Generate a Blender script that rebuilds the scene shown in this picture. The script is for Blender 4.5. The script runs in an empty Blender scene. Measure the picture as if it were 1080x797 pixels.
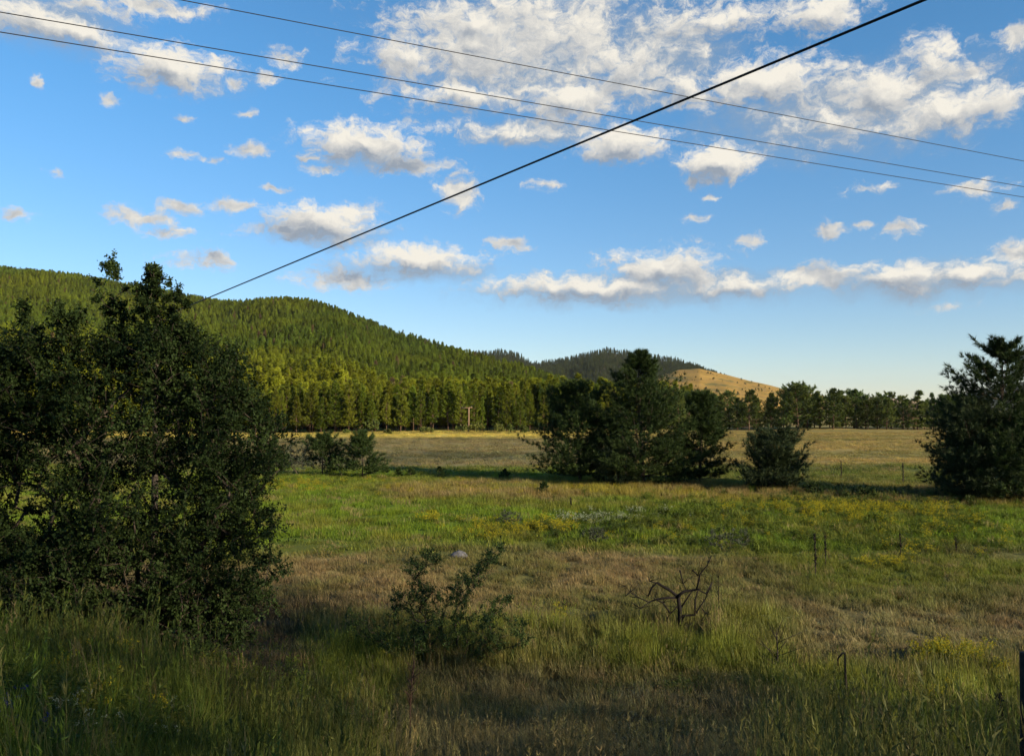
import bpy, math, random
import numpy as np
from mathutils import Vector

# ------------------------------------------------------------------ camera
SC = bpy.context.scene
COL = SC.collection
F, U0, V0, TILT, CZ = 900.0, 540.0, 398.5, math.radians(2.0), 6.0
cam_d = bpy.data.cameras.new('camera')
cam_d.sensor_fit = 'HORIZONTAL'; cam_d.sensor_width = 36.0; cam_d.lens = 36.0 * F / 1080.0
cam_d.clip_start = 0.1; cam_d.clip_end = 40000.0
cam = bpy.data.objects.new('camera', cam_d); COL.objects.link(cam)
cam.location = (0, 0, CZ); cam.rotation_euler = (math.pi / 2 + TILT, 0, 0)
SC.camera = cam

def ray(u, v):
    xr, yr = (u - U0) / F, -(v - V0) / F
    return np.array([xr, math.cos(TILT) - yr * math.sin(TILT), math.sin(TILT) + yr * math.cos(TILT)])
def P(u, v, y):
    d = ray(u, v); return np.array([0, 0, CZ]) + d * (y / d[1])
def uv_of(x, y, z):
    f = y * math.cos(TILT) + (z - CZ) * math.sin(TILT)
    up = -y * math.sin(TILT) + (z - CZ) * math.cos(TILT)
    f = np.maximum(f, 0.05)
    return U0 + F * x / f, V0 - F * up / f

# ------------------------------------------------------------------ sky, sun, exposure
SUN_EL = math.radians(19.5)
TO_SUN = Vector((0.80 * math.cos(SUN_EL), -0.60 * math.cos(SUN_EL), math.sin(SUN_EL)))
SC.view_settings.view_transform = 'Standard'; SC.view_settings.look = 'None'
SC.view_settings.exposure = 1.3; SC.view_settings.gamma = 1.0
SC.view_settings.use_curve_mapping = False
SUN_STRENGTH, SKY_STRENGTH = 4.3, 0.085

W = bpy.data.worlds.new('World'); SC.world = W; W.use_nodes = True
W.cycles.sampling_method = 'NONE'
wt = W.node_tree; wt.nodes.clear()
class NT:
    def __init__(s, t): s.t = t
    def n(s, typ, **kw):
        nd = s.t.nodes.new(typ)
        for k, v in kw.items(): setattr(nd, k, v)
        return nd
    def put(s, sock, v):
        if isinstance(v, bpy.types.NodeSocket): s.t.links.new(v, sock)
        elif v is not None: sock.default_value = v
    def m(s, op, a, b=None, c=None, clamp=False):
        nd = s.n('ShaderNodeMath', operation=op, use_clamp=clamp)
        s.put(nd.inputs[0], a); s.put(nd.inputs[1], b)
        if c is not None: s.put(nd.inputs[2], c)
        return nd.outputs[0]
    def vm(s, op, a, b=None, c=None, out=0):
        nd = s.n('ShaderNodeVectorMath', operation=op)
        s.put(nd.inputs[0], a); s.put(nd.inputs[1], b)
        if c is not None: s.put(nd.inputs[2], c)
        return nd.outputs[out]
    def mix(s, f, a, b, blend='MIX'):
        nd = s.n('ShaderNodeMix', data_type='RGBA', blend_type=blend)
        s.put(nd.inputs[0], f); s.put(nd.inputs[6], a); s.put(nd.inputs[7], b)
        return nd.outputs[2]
    def smooth(s, x, lo, hi, a=0.0, b=1.0):
        nd = s.n('ShaderNodeMapRange', interpolation_type='SMOOTHSTEP')
        s.put(nd.inputs[0], x); nd.inputs[1].default_value = lo; nd.inputs[2].default_value = hi
        nd.inputs[3].default_value = a; nd.inputs[4].default_value = b
        return nd.outputs[0]
    def noise(s, vec, scale, detail=4, rough=0.55, dist=0.0, col=False, lac=2.0):
        nd = s.n('ShaderNodeTexNoise', noise_dimensions='3D')
        s.put(nd.inputs['Vector'], vec); nd.inputs['Scale'].default_value = scale
        nd.inputs['Detail'].default_value = detail; nd.inputs['Roughness'].default_value = rough
        nd.inputs['Distortion'].default_value = dist; nd.inputs['Lacunarity'].default_value = lac
        return nd.outputs[1 if col else 0]

# cumulus of the day: centre and half size of each cloud as compass bearing and height above the horizon
CLOUDS = [  # (u, v, ru, rv, strength)
 (505,45,120,62,1.15),(432,58,62,38,.95),(585,35,120,62,1.0),(655,70,110,55,.95),(600,105,75,30,1.25),(480,100,90,22,.8),
 (655,152,60,24,1.2),(545,140,95,15,.7),(815,85,85,32,1.25),(930,95,60,36,1.2),(1010,112,100,30,1.1),(985,62,40,32,1.0),
 (760,18,150,28,.85),(860,14,70,24,1.0),(890,125,120,28,.7),(1070,38,30,14,1.1),(930,135,170,22,.55),(725,95,40,30,.7),
 (757,172,48,25,1.2),(733,190,16,10,.8),(180,72,75,27,1.15),(222,72,34,20,.9),(75,35,75,18,1.05),(25,20,75,24,.8),(160,6,70,14,.9),(110,8,60,14,.7),
 (302,64,26,14,1.0),(247,87,17,11,1.0),(278,84,14,10,.9),(195,125,13,6,.8),(259,120,13,6,.8),(200,166,32,6,.8),(228,169,14,5,.7),
 (265,160,26,9,1.0),(385,152,75,26,1.2),(430,176,48,13,1.1),(345,182,30,6,.6),(119,108,15,6,.85),(40,84,9,9,.8),(61,184,9,6,.8),(14,225,20,8,.8),
 (150,228,44,12,1.0),(190,218,28,8,1.0),(172,242,34,10,.95),(246,215,30,10,1.0),(291,199,18,5,.9),(342,236,68,24,1.15),(300,242,50,10,.8),
 (365,226,42,14,.9),(208,276,42,11,.8),(231,272,20,9,1.0),(485,203,24,22,1.0),(440,274,82,17,1.0),(360,293,62,14,.9),(540,257,24,9,1.0),
 (330,168,20,5,.6),(600,302,120,15,.9),(700,284,80,28,1.1),(650,302,140,17,.95),(780,302,90,14,.8),(860,294,65,15,1.0),(950,290,70,20,1.0),
 (1020,288,70,20,1.0),(1072,270,32,18,1.1),(1000,324,34,6,.7),(875,243,23,11,1.0),(947,242,24,10,1.0),(910,240,13,5,.8),(786,252,18,7,.7),
 (735,230,15,5,.8),(747,208,11,5,.7),(572,195,22,6,.8),(1022,200,46,11,.9),(1056,220,18,7,.8),(500,25,60,30,1.0),(1020,75,45,14,.8),
 (730,108,60,16,.8),(370,45,16,8,.6),(920,200,40,6,.45),(560,200,12,5,.6)]
def build_sky():
    N = NT(wt)
    tc = N.n('ShaderNodeTexCoord'); d = tc.outputs['Generated']
    sep = N.n('ShaderNodeSeparateXYZ'); N.put(sep.inputs[0], d)
    x, y, z = sep.outputs
    az = N.m('ARCTAN2', x, y)
    el = N.m('ARCSINE', z)
    cmb = N.n('ShaderNodeCombineXYZ'); N.put(cmb.inputs[0], az); N.put(cmb.inputs[1], el)
    p0 = cmb.outputs[0]
    # billowing edges: the bearing is stirred before it is compared with each cloud
    st = N.vm('SUBTRACT', N.noise(p0, 26.0, 5, 0.6, col=True), (0.5, 0.5, 0.5))
    p = N.vm('MULTIPLY_ADD', st, (0.040, 0.028, 0.0), p0)
    def blobs(pp, big=0):
        acc = None
        for (u, v, ru, rv, s) in CLOUDS:
            if big and ru * rv < big: continue
            def ae(u, v):
                q = ray(u, v); q = q / np.linalg.norm(q); return math.atan2(q[0], q[1]), math.asin(q[2])
            a, e = ae(u, v); a2, _ = ae(u + ru, v); _, e2 = ae(u, v - rv)
            ra, re = abs(a2 - a) * 1.15, abs(e2 - e) * 1.2
            k = N.vm('MULTIPLY_ADD', pp, (1 / ra, 1 / re, 0.0), (-a / ra, -e / re, 0.0))
            l = N.vm('LENGTH', k, out=1)
            s = s * (.80 if ru * rv > 2200 else .88 if ru * rv < 500 else .95)
            b = N.m('MULTIPLY_ADD', l, -s, s)
            acc = b if acc is None else N.m('SMOOTH_MAX', acc, b, 0.12)
        return acc
    OFF = (0.0055, 0.009, 0.0)
    def fluff(pp, off, det):
        q = pp if off is None else N.vm('ADD', pp, off)
        q2 = N.vm('MULTIPLY', q, (1.0, 1.35, 1.0))
        return N.m('MULTIPLY_ADD', N.noise(q2, 26.0, det, 0.68), 2.6, -1.3)
    B = blobs(p)
    n1, n2 = fluff(p, None, 9), fluff(p, OFF, 7)
    nf = N.m('MULTIPLY_ADD', N.noise(N.vm('MULTIPLY', p, (0.8, 1.5, 1.0)), 85.0, 6, 0.65), 2.0, -1.0)
    D = N.m('ADD', N.m('MULTIPLY_ADD', n1, 0.80, B), N.m('MULTIPLY', nf, 0.62))
    Bs = blobs(p, 1100); Bt = blobs(N.vm('ADD', p, OFF), 1100)
    rise = N.m('SUBTRACT', N.m('MAXIMUM', Bs, 0.0), N.m('MAXIMUM', Bt, 0.0))
    dD = N.m('ADD', N.m('MULTIPLY', N.m('SUBTRACT', n1, n2), 0.50), N.m('MULTIPLY', rise, 1.25))
    alpha = N.smooth(D, 0.05, 0.72)
    alpha = N.m('MULTIPLY', alpha, N.smooth(el, 0.01, 0.10))
    lit = N.m('MULTIPLY_ADD', dD, 1.35, N.smooth(el, 0.08, 0.34, 0.50, 0.64))
    thick = N.m('MULTIPLY', N.smooth(D, 0.35, 1.2, 0.0, 0.40), N.smooth(N.noise(p0, 9.0, 3, 0.5), 0.40, 0.62))
    lit = N.m('SUBTRACT', lit, thick, clamp=True)
    sky = N.n('ShaderNodeTexSky', sky_type='NISHITA', sun_disc=False, sun_elevation=SUN_EL,
              sun_rotation=math.atan2(TO_SUN.x, TO_SUN.y), altitude=900.0, air_density=1.0, dust_density=0.25, ozone_density=3.0)
    hs = N.n('ShaderNodeHueSaturation'); N.put(hs.inputs['Color'], sky.outputs[0])
    hs.inputs['Saturation'].default_value = 1.06; hs.inputs['Value'].default_value = 1.0
    k = 0.42 / SKY_STRENGTH
    shade = (0.30 * k, 0.35 * k, 0.42 * k, 1); bright = (0.90 * k, 0.85 * k, 0.75 * k, 1)
    cc = N.mix(lit, shade, bright)
    low = N.smooth(el, 0.0, 0.42)
    base = N.mix(1.0, hs.outputs[0], N.mix(low, (0.70, 0.67, 0.69, 1), (0.54, 0.84, 0.90, 1)), 'MULTIPLY')
    # thin grey veil of the larger cloud banks
    vl = None
    for (u, v, ru, rv, s) in [(560, 55, 210, 85, 1.0), (690, 60, 120, 70, .9), (900, 115, 210, 60, .9), (560, 140, 110, 18, 1.0), (690, 305, 260, 26, .9), (980, 295, 150, 26, .9), (340, 245, 90, 22, .8), (50, 22, 110, 34, .9), (390, 165, 80, 22, .7), (440, 285, 120, 18, .8), (200, 80, 80, 24, .6)]:
        q = ray(u, v); q = q / np.linalg.norm(q); a, e = math.atan2(q[0], q[1]), math.asin(q[2]); ra, re = ru / F, rv / F
        l = N.vm('LENGTH', N.vm('MULTIPLY_ADD', p, (1 / ra, 1 / re, 0.0), (-a / ra, -e / re, 0.0)), out=1)
        b = N.m('MULTIPLY_ADD', l, -s, s); vl = b if vl is None else N.m('MAXIMUM', vl, b)
    va = N.m('MULTIPLY', N.smooth(N.m('MULTIPLY_ADD', n1, 0.55, N.m('MULTIPLY', vl, 1.5)), 0.0, 1.1), 0.72)
    base = N.mix(va, base, (0.30 * k, 0.375 * k, 0.46 * k, 1))
    out = N.mix(alpha, base, cc)
    bg = N.n('ShaderNodeBackground'); N.put(bg.inputs[0], out); bg.inputs[1].default_value = SKY_STRENGTH
    wo = N.n('ShaderNodeOutputWorld'); wt.links.new(bg.outputs[0], wo.inputs[0])
build_sky()

sun_d = bpy.data.lights.new('sun', 'SUN'); sun_d.energy = SUN_STRENGTH; sun_d.angle = math.radians(0.6)
sun_d.color = (1.0, 0.85, 0.62)
sun = bpy.data.objects.new('sun', sun_d); COL.objects.link(sun)
sun.rotation_euler = (-TO_SUN).to_track_quat('-Z', 'Y').to_euler(); sun.location = (60, -60, 60)

cy = SC.cycles
cy.max_bounces = 6; cy.diffuse_bounces = 3; cy.glossy_bounces = 2; cy.transmission_bounces = 4; cy.transparent_max_bounces = 4
cy.volume_bounces = 0
cy.use_adaptive_sampling = True; cy.adaptive_threshold = 0.015
cy.use_denoising = True; cy.denoiser = 'OPENIMAGEDENOISE'; cy.denoising_input_passes = 'RGB_ALBEDO_NORMAL'
cy.caustics_reflective = False; cy.caustics_refractive = False

# ------------------------------------------------------------------ helpers
RNG = np.random.default_rng(7)
def tag(o, label=None, cat=None, group=None, kind=None):
    for k, v in (('label', label), ('category', cat), ('group', group), ('kind', kind)):
        if v: o[k] = v
    return o
def hash2(ix, iy, seed):
    h = (ix.astype(np.int64) * 374761393 + iy.astype(np.int64) * 668265263 + seed * 1274126177) & 0xffffffff
    h = ((h ^ (h >> 13)) * 1274126177) & 0xffffffff
    return ((h ^ (h >> 16)) & 0xffff) / 65535.0
def vnoise(x, y, seed=0):
    ix, iy = np.floor(x), np.floor(y); fx, fy = x - ix, y - iy
    fx = fx * fx * (3 - 2 * fx); fy = fy * fy * (3 - 2 * fy)
    a, b = hash2(ix, iy, seed), hash2(ix + 1, iy, seed); c, d = hash2(ix, iy + 1, seed), hash2(ix + 1, iy + 1, seed)
    return (a + (b - a) * fx) * (1 - fy) + (c + (d - c) * fx) * fy
def fbm(x, y, seed=0, oct=4):
    s, a, t = 0, 0.5, 0
    for k in range(oct):
        s = s + a * vnoise(x * 2 ** k, y * 2 ** k, seed + k * 17); t += a; a *= 0.5
    return s / t
def sstep(a, b, x):
    t = np.clip((x - a) / (b - a), 0, 1); return t * t * (3 - 2 * t)

def mk(name, verts, polys, mat=None, parent=None, smooth=False, link=True):
    """polys: list of int arrays (N,k)"""
    me = bpy.data.meshes.new(name)
    verts = np.asarray(verts, dtype=np.float32).reshape(-1, 3)
    me.vertices.add(len(verts)); me.vertices.foreach_set('co', verts.ravel())
    polys = [np.asarray(p, dtype=np.int32) for p in polys if len(p)]
    li = np.concatenate([p.ravel() for p in polys]); tot = np.concatenate([np.full(len(p), p.shape[1], np.int32) for p in polys])
    st = np.concatenate([[0], np.cumsum(tot)[:-1]]).astype(np.int32)
    me.loops.add(len(li)); me.loops.foreach_set('vertex_index', li)
    me.polygons.add(len(tot)); me.polygons.foreach_set('loop_start', st); me.polygons.foreach_set('loop_total', tot)
    if smooth: me.polygons.foreach_set('use_smooth', np.ones(len(tot), bool))
    me.update(calc_edges=True)
    if mat: me.materials.append(mat)
    o = bpy.data.objects.new(name, me)
    if link: COL.objects.link(o)
    if parent: o.parent = parent
    return o
def empty(name, loc, label=None, cat=None, group=None):
    o = bpy.data.objects.new(name, None); COL.objects.link(o); o.location = loc; o.empty_display_size = 0.3
    return tag(o, label, cat, group)

class MB:
    """collects loose pieces into one mesh"""
    def __init__(s): s.v = []; s.q = []; s.t = []; s.n = 0
    def add(s, v, q=None, t=None):
        v = np.asarray(v).reshape(-1, 3)
        if q is not None and len(q): s.q.append(np.asarray(q) + s.n)
        if t is not None and len(t): s.t.append(np.asarray(t) + s.n)
        s.v.append(v); s.n += len(v)
    def tube(s, pts, rad, n=6):
        pts = np.asarray(pts, float); rad = np.broadcast_to(np.asarray(rad, float), (len(pts),))
        tan = np.gradient(pts, axis=0); tan /= np.linalg.norm(tan, axis=1)[:, None] + 1e-9
        ref = np.array([0.31, 0.95, 0.05]) if abs(tan[0][2]) > 0.6 else np.array([0.05, 0.1, 1.0])
        a = np.cross(tan, ref); a /= np.linalg.norm(a, axis=1)[:, None] + 1e-9
        b = np.cross(tan, a)
        th = np.arange(n) * 2 * math.pi / n
        ring = pts[:, None, :] + rad[:, None, None] * (np.cos(th)[None, :, None] * a[:, None, :] + np.sin(th)[None, :, None] * b[:, None, :])
        m = len(pts); i = np.arange(m - 1)[:, None] * n; j = np.arange(n)[None, :]; j2 = (j + 1) % n
        q = np.stack([i + j, i + j2, i + n + j2, i + n + j], -1).reshape(-1, 4)
        v = np.concatenate([ring.reshape(-1, 3), pts[:1], pts[-1:]])
        k = np.arange(n); k2 = (k + 1) % n
        t = np.concatenate([np.stack([k2, k, np.full(n, m * n)], -1), np.stack([(m - 1) * n + k, (m - 1) * n + k2, np.full(n, m * n + 1)], -1)])
        s.add(v, q, t)
    def leaves(s, c, d, nrm, l, w, bend=0.15):
        c, d, nrm = map(np.asarray, (c, d, nrm)); n = len(c)
        d = d / (np.linalg.norm(d, axis=1)[:, None] + 1e-9)
        side = np.cross(d, nrm); side /= np.linalg.norm(side, axis=1)[:, None] + 1e-9
        up = np.cross(side, d)
        l = np.broadcast_to(l, (n,))[:, None]; w = np.broadcast_to(w, (n,))[:, None]
        mid = c + d * l * 0.45
        v = np.stack([c, mid + side * w * .5 + up * l * .06, c + d * l - up * l * bend, mid - side * w * .5 + up * l * .06], 1).reshape(-1, 3)
        s.add(v, np.arange(n * 4).reshape(-1, 4))
    def spikes(s, c, d, l, w):
        c, d = np.asarray(c), np.asarray(d); n = len(c)
        d = d / (np.linalg.norm(d, axis=1)[:, None] + 1e-9)
        side = np.cross(d, RNG.normal(size=(n, 3))); side /= np.linalg.norm(side, axis=1)[:, None] + 1e-9
        l = np.broadcast_to(l, (n,))[:, None]; w = np.broadcast_to(w, (n,))[:, None]
        v = np.stack([c - side * w * .5, c + side * w * .5, c + d * l], 1).reshape(-1, 3)
        s.add(v, None, np.arange(n * 3).reshape(-1, 3))
    def build(s, name, mat=None, parent=None, smooth=False, link=True):
        return mk(name, np.concatenate(s.v), [np.concatenate(x) for x in (s.q, s.t) if x], mat, parent, smooth, link)

def rdir(n): 
    a = RNG.normal(size=(n, 3)); return a / np.linalg.norm(a, axis=1)[:, None]

# ------------------------------------------------------------------ materials
def new_mat(name):
    m = bpy.data.materials.new(name); m.use_nodes = True; m.node_tree.nodes.clear(); return m, NT(m.node_tree)
def foliage_mat(name, dark, light, trans=0.25, inst=0.0, attr=None, rough=0.65, spec=0.10, hue=0.0):
    m, N = new_mat(name)
    g = N.n('ShaderNodeNewGeometry'); oi = N.n('ShaderNodeObjectInfo')
    base = N.mix(g.outputs['Random Per Island'], (*dark, 1), (*light, 1))
    if attr:
        a = N.n('ShaderNodeAttribute', attribute_type='INSTANCER', attribute_name=attr)
        base = N.mix(1.0, a.outputs['Color'], N.mix(g.outputs['Random Per Island'], (.68, .72, .66, 1), (1.32, 1.25, 1.2, 1)), 'MULTIPLY')
    if inst:
        hs = N.n('ShaderNodeHueSaturation'); N.put(hs.inputs['Color'], base)
        N.put(hs.inputs['Value'], N.m('MULTIPLY_ADD', oi.outputs['Random'], 2 * inst, 1 - inst))
        r2 = N.m('FRACT', N.m('MULTIPLY', oi.outputs['Random'], 37.7))
        N.put(hs.inputs['Hue'], N.m('MULTIPLY_ADD', r2, 2 * hue, 0.5 - hue))
        base = hs.outputs[0]
    b = N.n('ShaderNodeBsdfPrincipled'); N.put(b.inputs['Base Color'], base)
    b.inputs['Roughness'].default_value = rough; b.inputs['Specular IOR Level'].default_value = spec
    t = N.n('ShaderNodeBsdfTranslucent'); N.put(t.inputs[0], base)
    mx = N.n('ShaderNodeMixShader'); mx.inputs[0].default_value = trans
    m.node_tree.links.new(b.outputs[0], mx.inputs[1]); m.node_tree.links.new(t.outputs[0], mx.inputs[2])
    o = N.n('ShaderNodeOutputMaterial'); m.node_tree.links.new(mx.outputs[0], o.inputs[0])
    return m
def solid_mat(name, c1, c2, scale=8.0, rough=0.85, bump=0.3, metal=0.0, stretch=(1, 1, 1), detail=5):
    m, N = new_mat(name)
    tc = N.n('ShaderNodeTexCoord'); v = N.vm('MULTIPLY', tc.outputs['Object'], stretch)
    n = N.noise(v, scale, detail, 0.6)
    b = N.n('ShaderNodeBsdfPrincipled'); N.put(b.inputs['Base Color'], N.mix(N.smooth(n, .3, .7), (*c1, 1), (*c2, 1)))
    b.inputs['Roughness'].default_value = rough; b.inputs['Metallic'].default_value = metal; b.inputs['Specular IOR Level'].default_value = .15
    bp = N.n('ShaderNodeBump'); bp.inputs['Strength'].default_value = bump; bp.inputs['Distance'].default_value = .02
    N.put(bp.inputs['Height'], n); N.put(b.inputs['Normal'], bp.outputs[0])
    o = N.n('ShaderNodeOutputMaterial'); m.node_tree.links.new(b.outputs[0], o.inputs[0])
    return m
M = {}
M['bark'] = solid_mat('bark', (.030, .022, .016), (.085, .065, .048), 14, stretch=(1, 1, .25))
M['pine_bark'] = solid_mat('pine_bark', (.06, .036, .022), (.12, .072, .045), 6, stretch=(1, 1, .3))
M['dead_wood'] = solid_mat('dead_wood', (.004, .003, .003), (.012, .009, .008), 20)
M['dark_stalk'] = solid_mat('dark_stalk', (.014, .012, .009), (.035, .028, .02), 25)
M['dry_stalk'] = solid_mat('dry_stalk', (.05, .028, .02), (.11, .065, .04), 25)
M['stone'] = solid_mat('stone', (.05, .05, .055), (.12, .115, .12), 9, bump=.6)
M['pole_wood'] = solid_mat('pole_wood', (.14, .09, .05), (.22, .145, .09), 5, stretch=(1, 1, .2))
M['wire'] = solid_mat('wire', (.012, .012, .013), (.02, .02, .02), 5, rough=.5, bump=0)
M['metal'] = solid_mat('metal', (.02, .018, .017), (.045, .035, .028), 30, rough=.7)
M['leaf'] = foliage_mat('leaf', (.015, .028, .007), (.038, .058, .015), .22)
M['shrub_leaf'] = foliage_mat('shrub_leaf', (.032, .054, .014), (.072, .104, .027), .25)
M['needles'] = foliage_mat('needles', (.014, .027, .007), (.040, .062, .015), .12, inst=.15)
M['needles_blue'] = foliage_mat('needles_blue', (.016, .027, .011), (.046, .062, .024), .12)
M['forest'] = foliage_mat('forest', (.052, .070, .007), (.118, .134, .010), .08, inst=.30, hue=.025)
M['forest_hill'] = foliage_mat('forest_hill', (0, 0, 0), (1, 1, 1), .08, attr='col')
M['forest_far'] = foliage_mat('forest_far', (.042, .056, .016), (.080, .092, .024), .15, inst=.25, hue=.015)
M['belt_leaf'] = foliage_mat('belt_leaf', (.040, .062, .014), (.095, .120, .024), .18, inst=.40, hue=.02)
M['bush_leaf'] = foliage_mat('bush_leaf', (.060, .080, .018), (.13, .14, .03), .22, inst=.3, hue=.02)
M['pale_twig'] = foliage_mat('pale_twig', (.17, .12, .07), (.28, .2, .12), .1)
M['grey_leaf'] = foliage_mat('grey_leaf', (.035, .042, .026), (.07, .08, .05), .15)
M['grass'] = foliage_mat('grass', (0, 0, 0), (1, 1, 1), .42, attr='col', rough=.55, spec=.2)
M['yellow_petal'] = foliage_mat('yellow_petal', (.30, .25, .01), (.42, .35, .02), .3)
M['white_petal'] = foliage_mat('white_petal', (.24, .27, .17), (.38, .41, .28), .3)
M['blue_petal'] = foliage_mat('blue_petal', (.03, .03, .16), (.06, .06, .24), .3)

# ------------------------------------------------------------------ ground
def crest(x): return 2.0 + 3.7 * sstep(-1.6, -5.6, x)
def GZ(x, y):
    x = np.asarray(x, float); y = np.asarray(y, float)
    e = 4.3 - 0.30 * (y - crest(x))
    e = np.minimum(e, 4.3)
    e = np.log1p(np.exp(np.clip(e * 2.2, -40, 40))) / 2.2           # soft toe
    n = (fbm(x / 9, y / 9, 3) - .5) * .35 * sstep(6, 25, y) + (fbm(x / 1.7, y / 1.7, 9, 3) - .5) * .16
    far = (fbm(x / 60, y / 60, 5) - .5) * 1.4 * sstep(60, 140, np.hypot(x, y))
    return e + n + far - 0.1
GREEN, LUSH, YEL = np.array([.142, .160, .022]), np.array([.125, .182, .014]), np.array([.215, .185, .032])
TAN, BROWN, OLIVE, GOLD = np.array([.270, .195, .090]), np.array([.165, .140, .058]), np.array([.130, .125, .036]), np.array([.37, .275, .085])
def zone(x, y):
    """base colour and height of the herbage standing at x, y"""
    z = GZ(x, y); u, v = uv_of(x, y, z)
    wob = (fbm(x / 7 + 3, y / 7, 21) - .5)
    v = v + wob * np.clip((v - 440) * .30, 4, 46) + (fbm(x / 30, y / 12, 33) - .5) * np.clip((v - 445) * .2, 2, 14)
    n1, n2 = fbm(x / 4, y / 4, 41), fbm(x / 1.3, y / 1.3, 51, 3)
    st = fbm(x / 45, y / 7, 61, 5)
    def w(a, b, c, d): return (sstep(a, b, v) * (1 - sstep(c, d, v)))[..., None]
    def lerp(a, b, t): return a + (b - a) * t
    col = np.broadcast_to(OLIVE, v.shape + (3,)).copy(); h = np.full(v.shape, .30)
    def lay(c, k, hh=None):
        nonlocal col, h
        col = lerp(col, c, k)
        if hh is not None: h = lerp(h, hh, k[..., 0])
    S = sstep(.40, .62, st)[..., None]; S1 = sstep(.38, .62, n1)[..., None]
    right = sstep(560, 760, u)[..., None]
    dry = lerp(lerp(np.array([.125, .118, .048]), np.array([.27, .22, .09]), S * .8), lerp(OLIVE * 1.35, GOLD * .95, .35 + .65 * S), right)
    lay(dry, w(380, 400, 489, 499), .22)
    v0 = uv_of(x, y, z)[1]; lay(np.array([.66, .52, .11]), (sstep(448, 452, v0) * (1 - sstep(459.5, 464, v0)))[..., None] * (1 - right) * (.55 + .45 * S), .2)  # sunlit strip at the forest foot, its brightness painted into the grass colour
    lay(lerp(GREEN, LUSH, S1), w(489, 498, 508, 516) * (1 - .55 * right), .3)
    lay(lerp(YEL, TAN * .8, S1 * .6), w(504, 514, 526, 540) * sstep(380, 430, u)[..., None], .5)
    lay(lerp(LUSH, GREEN, S1), w(504, 514, 530, 545) * (1 - sstep(380, 430, u))[..., None], .35)
    lay(lerp(LUSH, YEL * .8, S1 * .55), w(522, 538, 575, 592), .36)
    lay(lerp(GREEN * .95, OLIVE, S1), w(572, 588, 625, 645), .26)
    lay(lerp(TAN * .95, OLIVE * 1.1, .22 + sstep(.42, .66, n1)[..., None] * .7), w(586, 600, 640, 655) * (1 - sstep(690, 850, u))[..., None], .2)
    lay(lerp(BROWN * 1.25, TAN * .8, S1 * .6), w(628, 648, 672, 690) * sstep(760, 860, u)[..., None], .2)
    tall = w(636, 656, 700, 716) * (sstep(300, 340, u) * (1 - sstep(800, 870, u)))[..., None]
    lay(lerp(GREEN * .95, OLIVE, S1 * .8), tall, .55)
    low = sstep(690, 712, v)[..., None]
    lay(lerp(OLIVE * .9, BROWN, sstep(.40, .6, n1)[..., None]), low, .32)
    lay(lerp(GREEN, OLIVE, S1), low * sstep(770, 840, u)[..., None], .55)
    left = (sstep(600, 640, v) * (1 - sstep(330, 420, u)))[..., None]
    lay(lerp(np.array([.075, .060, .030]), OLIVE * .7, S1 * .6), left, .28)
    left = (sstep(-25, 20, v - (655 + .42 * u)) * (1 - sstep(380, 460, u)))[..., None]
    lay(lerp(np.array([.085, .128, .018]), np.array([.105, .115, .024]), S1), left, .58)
    lft = (sstep(640, 660, v) * sstep(300, 345, u) * (1 - sstep(400, 450, u)) * (1 - sstep(735, 760, v)))[..., None]
    lay(lerp(GREEN, OLIVE, S1), lft, .55)
    near = sstep(5.0, 0.0, y)[..., None]
    lay(OLIVE, near, .25)
    col = col * (.78 + .44 * n2)[..., None]
    h = h * (.45 + .7 * n2 + .4 * n1)
    return col, h

def terrain():
    a1 = np.radians(np.arange(-44, 44.01, .22)); a2 = np.radians(np.arange(47, 314, 3.0))
    ang = np.concatenate([a1, a2]); na = len(ang)
    r = np.concatenate([np.geomspace(.8, 40, 190), np.geomspace(41, 330, 150), np.geomspace(345, 26000, 50)]); nr = len(r)
    A, R = np.meshgrid(ang, r)
    x, y = R * np.sin(A), R * np.cos(A); z = GZ(x, y)
    v = np.concatenate([np.stack([x, y, z], -1).reshape(-1, 3), [[0, 0, 4.2]]])
    i = np.arange(nr - 1)[:, None] * na; j = np.arange(na)[None]; j2 = (j + 1) % na
    q = np.stack([i + j, i + j2, i + na + j2, i + na + j], -1).reshape(-1, 4)[:, ::-1]
    k = np.arange(na); t = np.stack([k, np.full(na, nr * na), (k + 1) % na], -1)
    m, N = new_mat('meadow_soil')
    at = N.n('ShaderNodeAttribute', attribute_name='col'); g = N.n('ShaderNodeNewGeometry')
    n = N.noise(g.outputs['Position'], 2.2, 8, .68); n2 = N.noise(N.vm('MULTIPLY', g.outputs['Position'], (.25, 1, 1)), .35, 6, .65)
    f = N.m('MULTIPLY_ADD', n, .9, .45)
    f = N.m('MULTIPLY', f, N.m('MULTIPLY_ADD', n2, .9, .52))
    c = N.vm('SCALE', at.outputs['Color']); N.put(c.node.inputs['Scale'], f)
    b = N.n('ShaderNodeBsdfPrincipled'); N.put(b.inputs['Base Color'], c); b.inputs['Roughness'].default_value = .95
    b.inputs['Specular IOR Level'].default_value = .1
    bp = N.n('ShaderNodeBump'); bp.inputs['Strength'].default_value = .7; bp.inputs['Distance'].default_value = .15
    N.put(bp.inputs['Height'], n); N.put(b.inputs['Normal'], bp.outputs[0])
    o = N.n('ShaderNodeOutputMaterial'); m.node_tree.links.new(b.outputs[0], o.inputs[0])
    ob = mk('ground', v, [q, t], m, smooth=True); tag(ob, 'meadow floor of earth and short herbage sloping down from the road', 'ground', kind='structure')
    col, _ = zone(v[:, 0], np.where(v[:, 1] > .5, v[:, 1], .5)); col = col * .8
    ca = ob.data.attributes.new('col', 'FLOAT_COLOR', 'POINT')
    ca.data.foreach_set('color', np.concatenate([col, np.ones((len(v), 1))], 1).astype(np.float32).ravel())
terrain()

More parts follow.
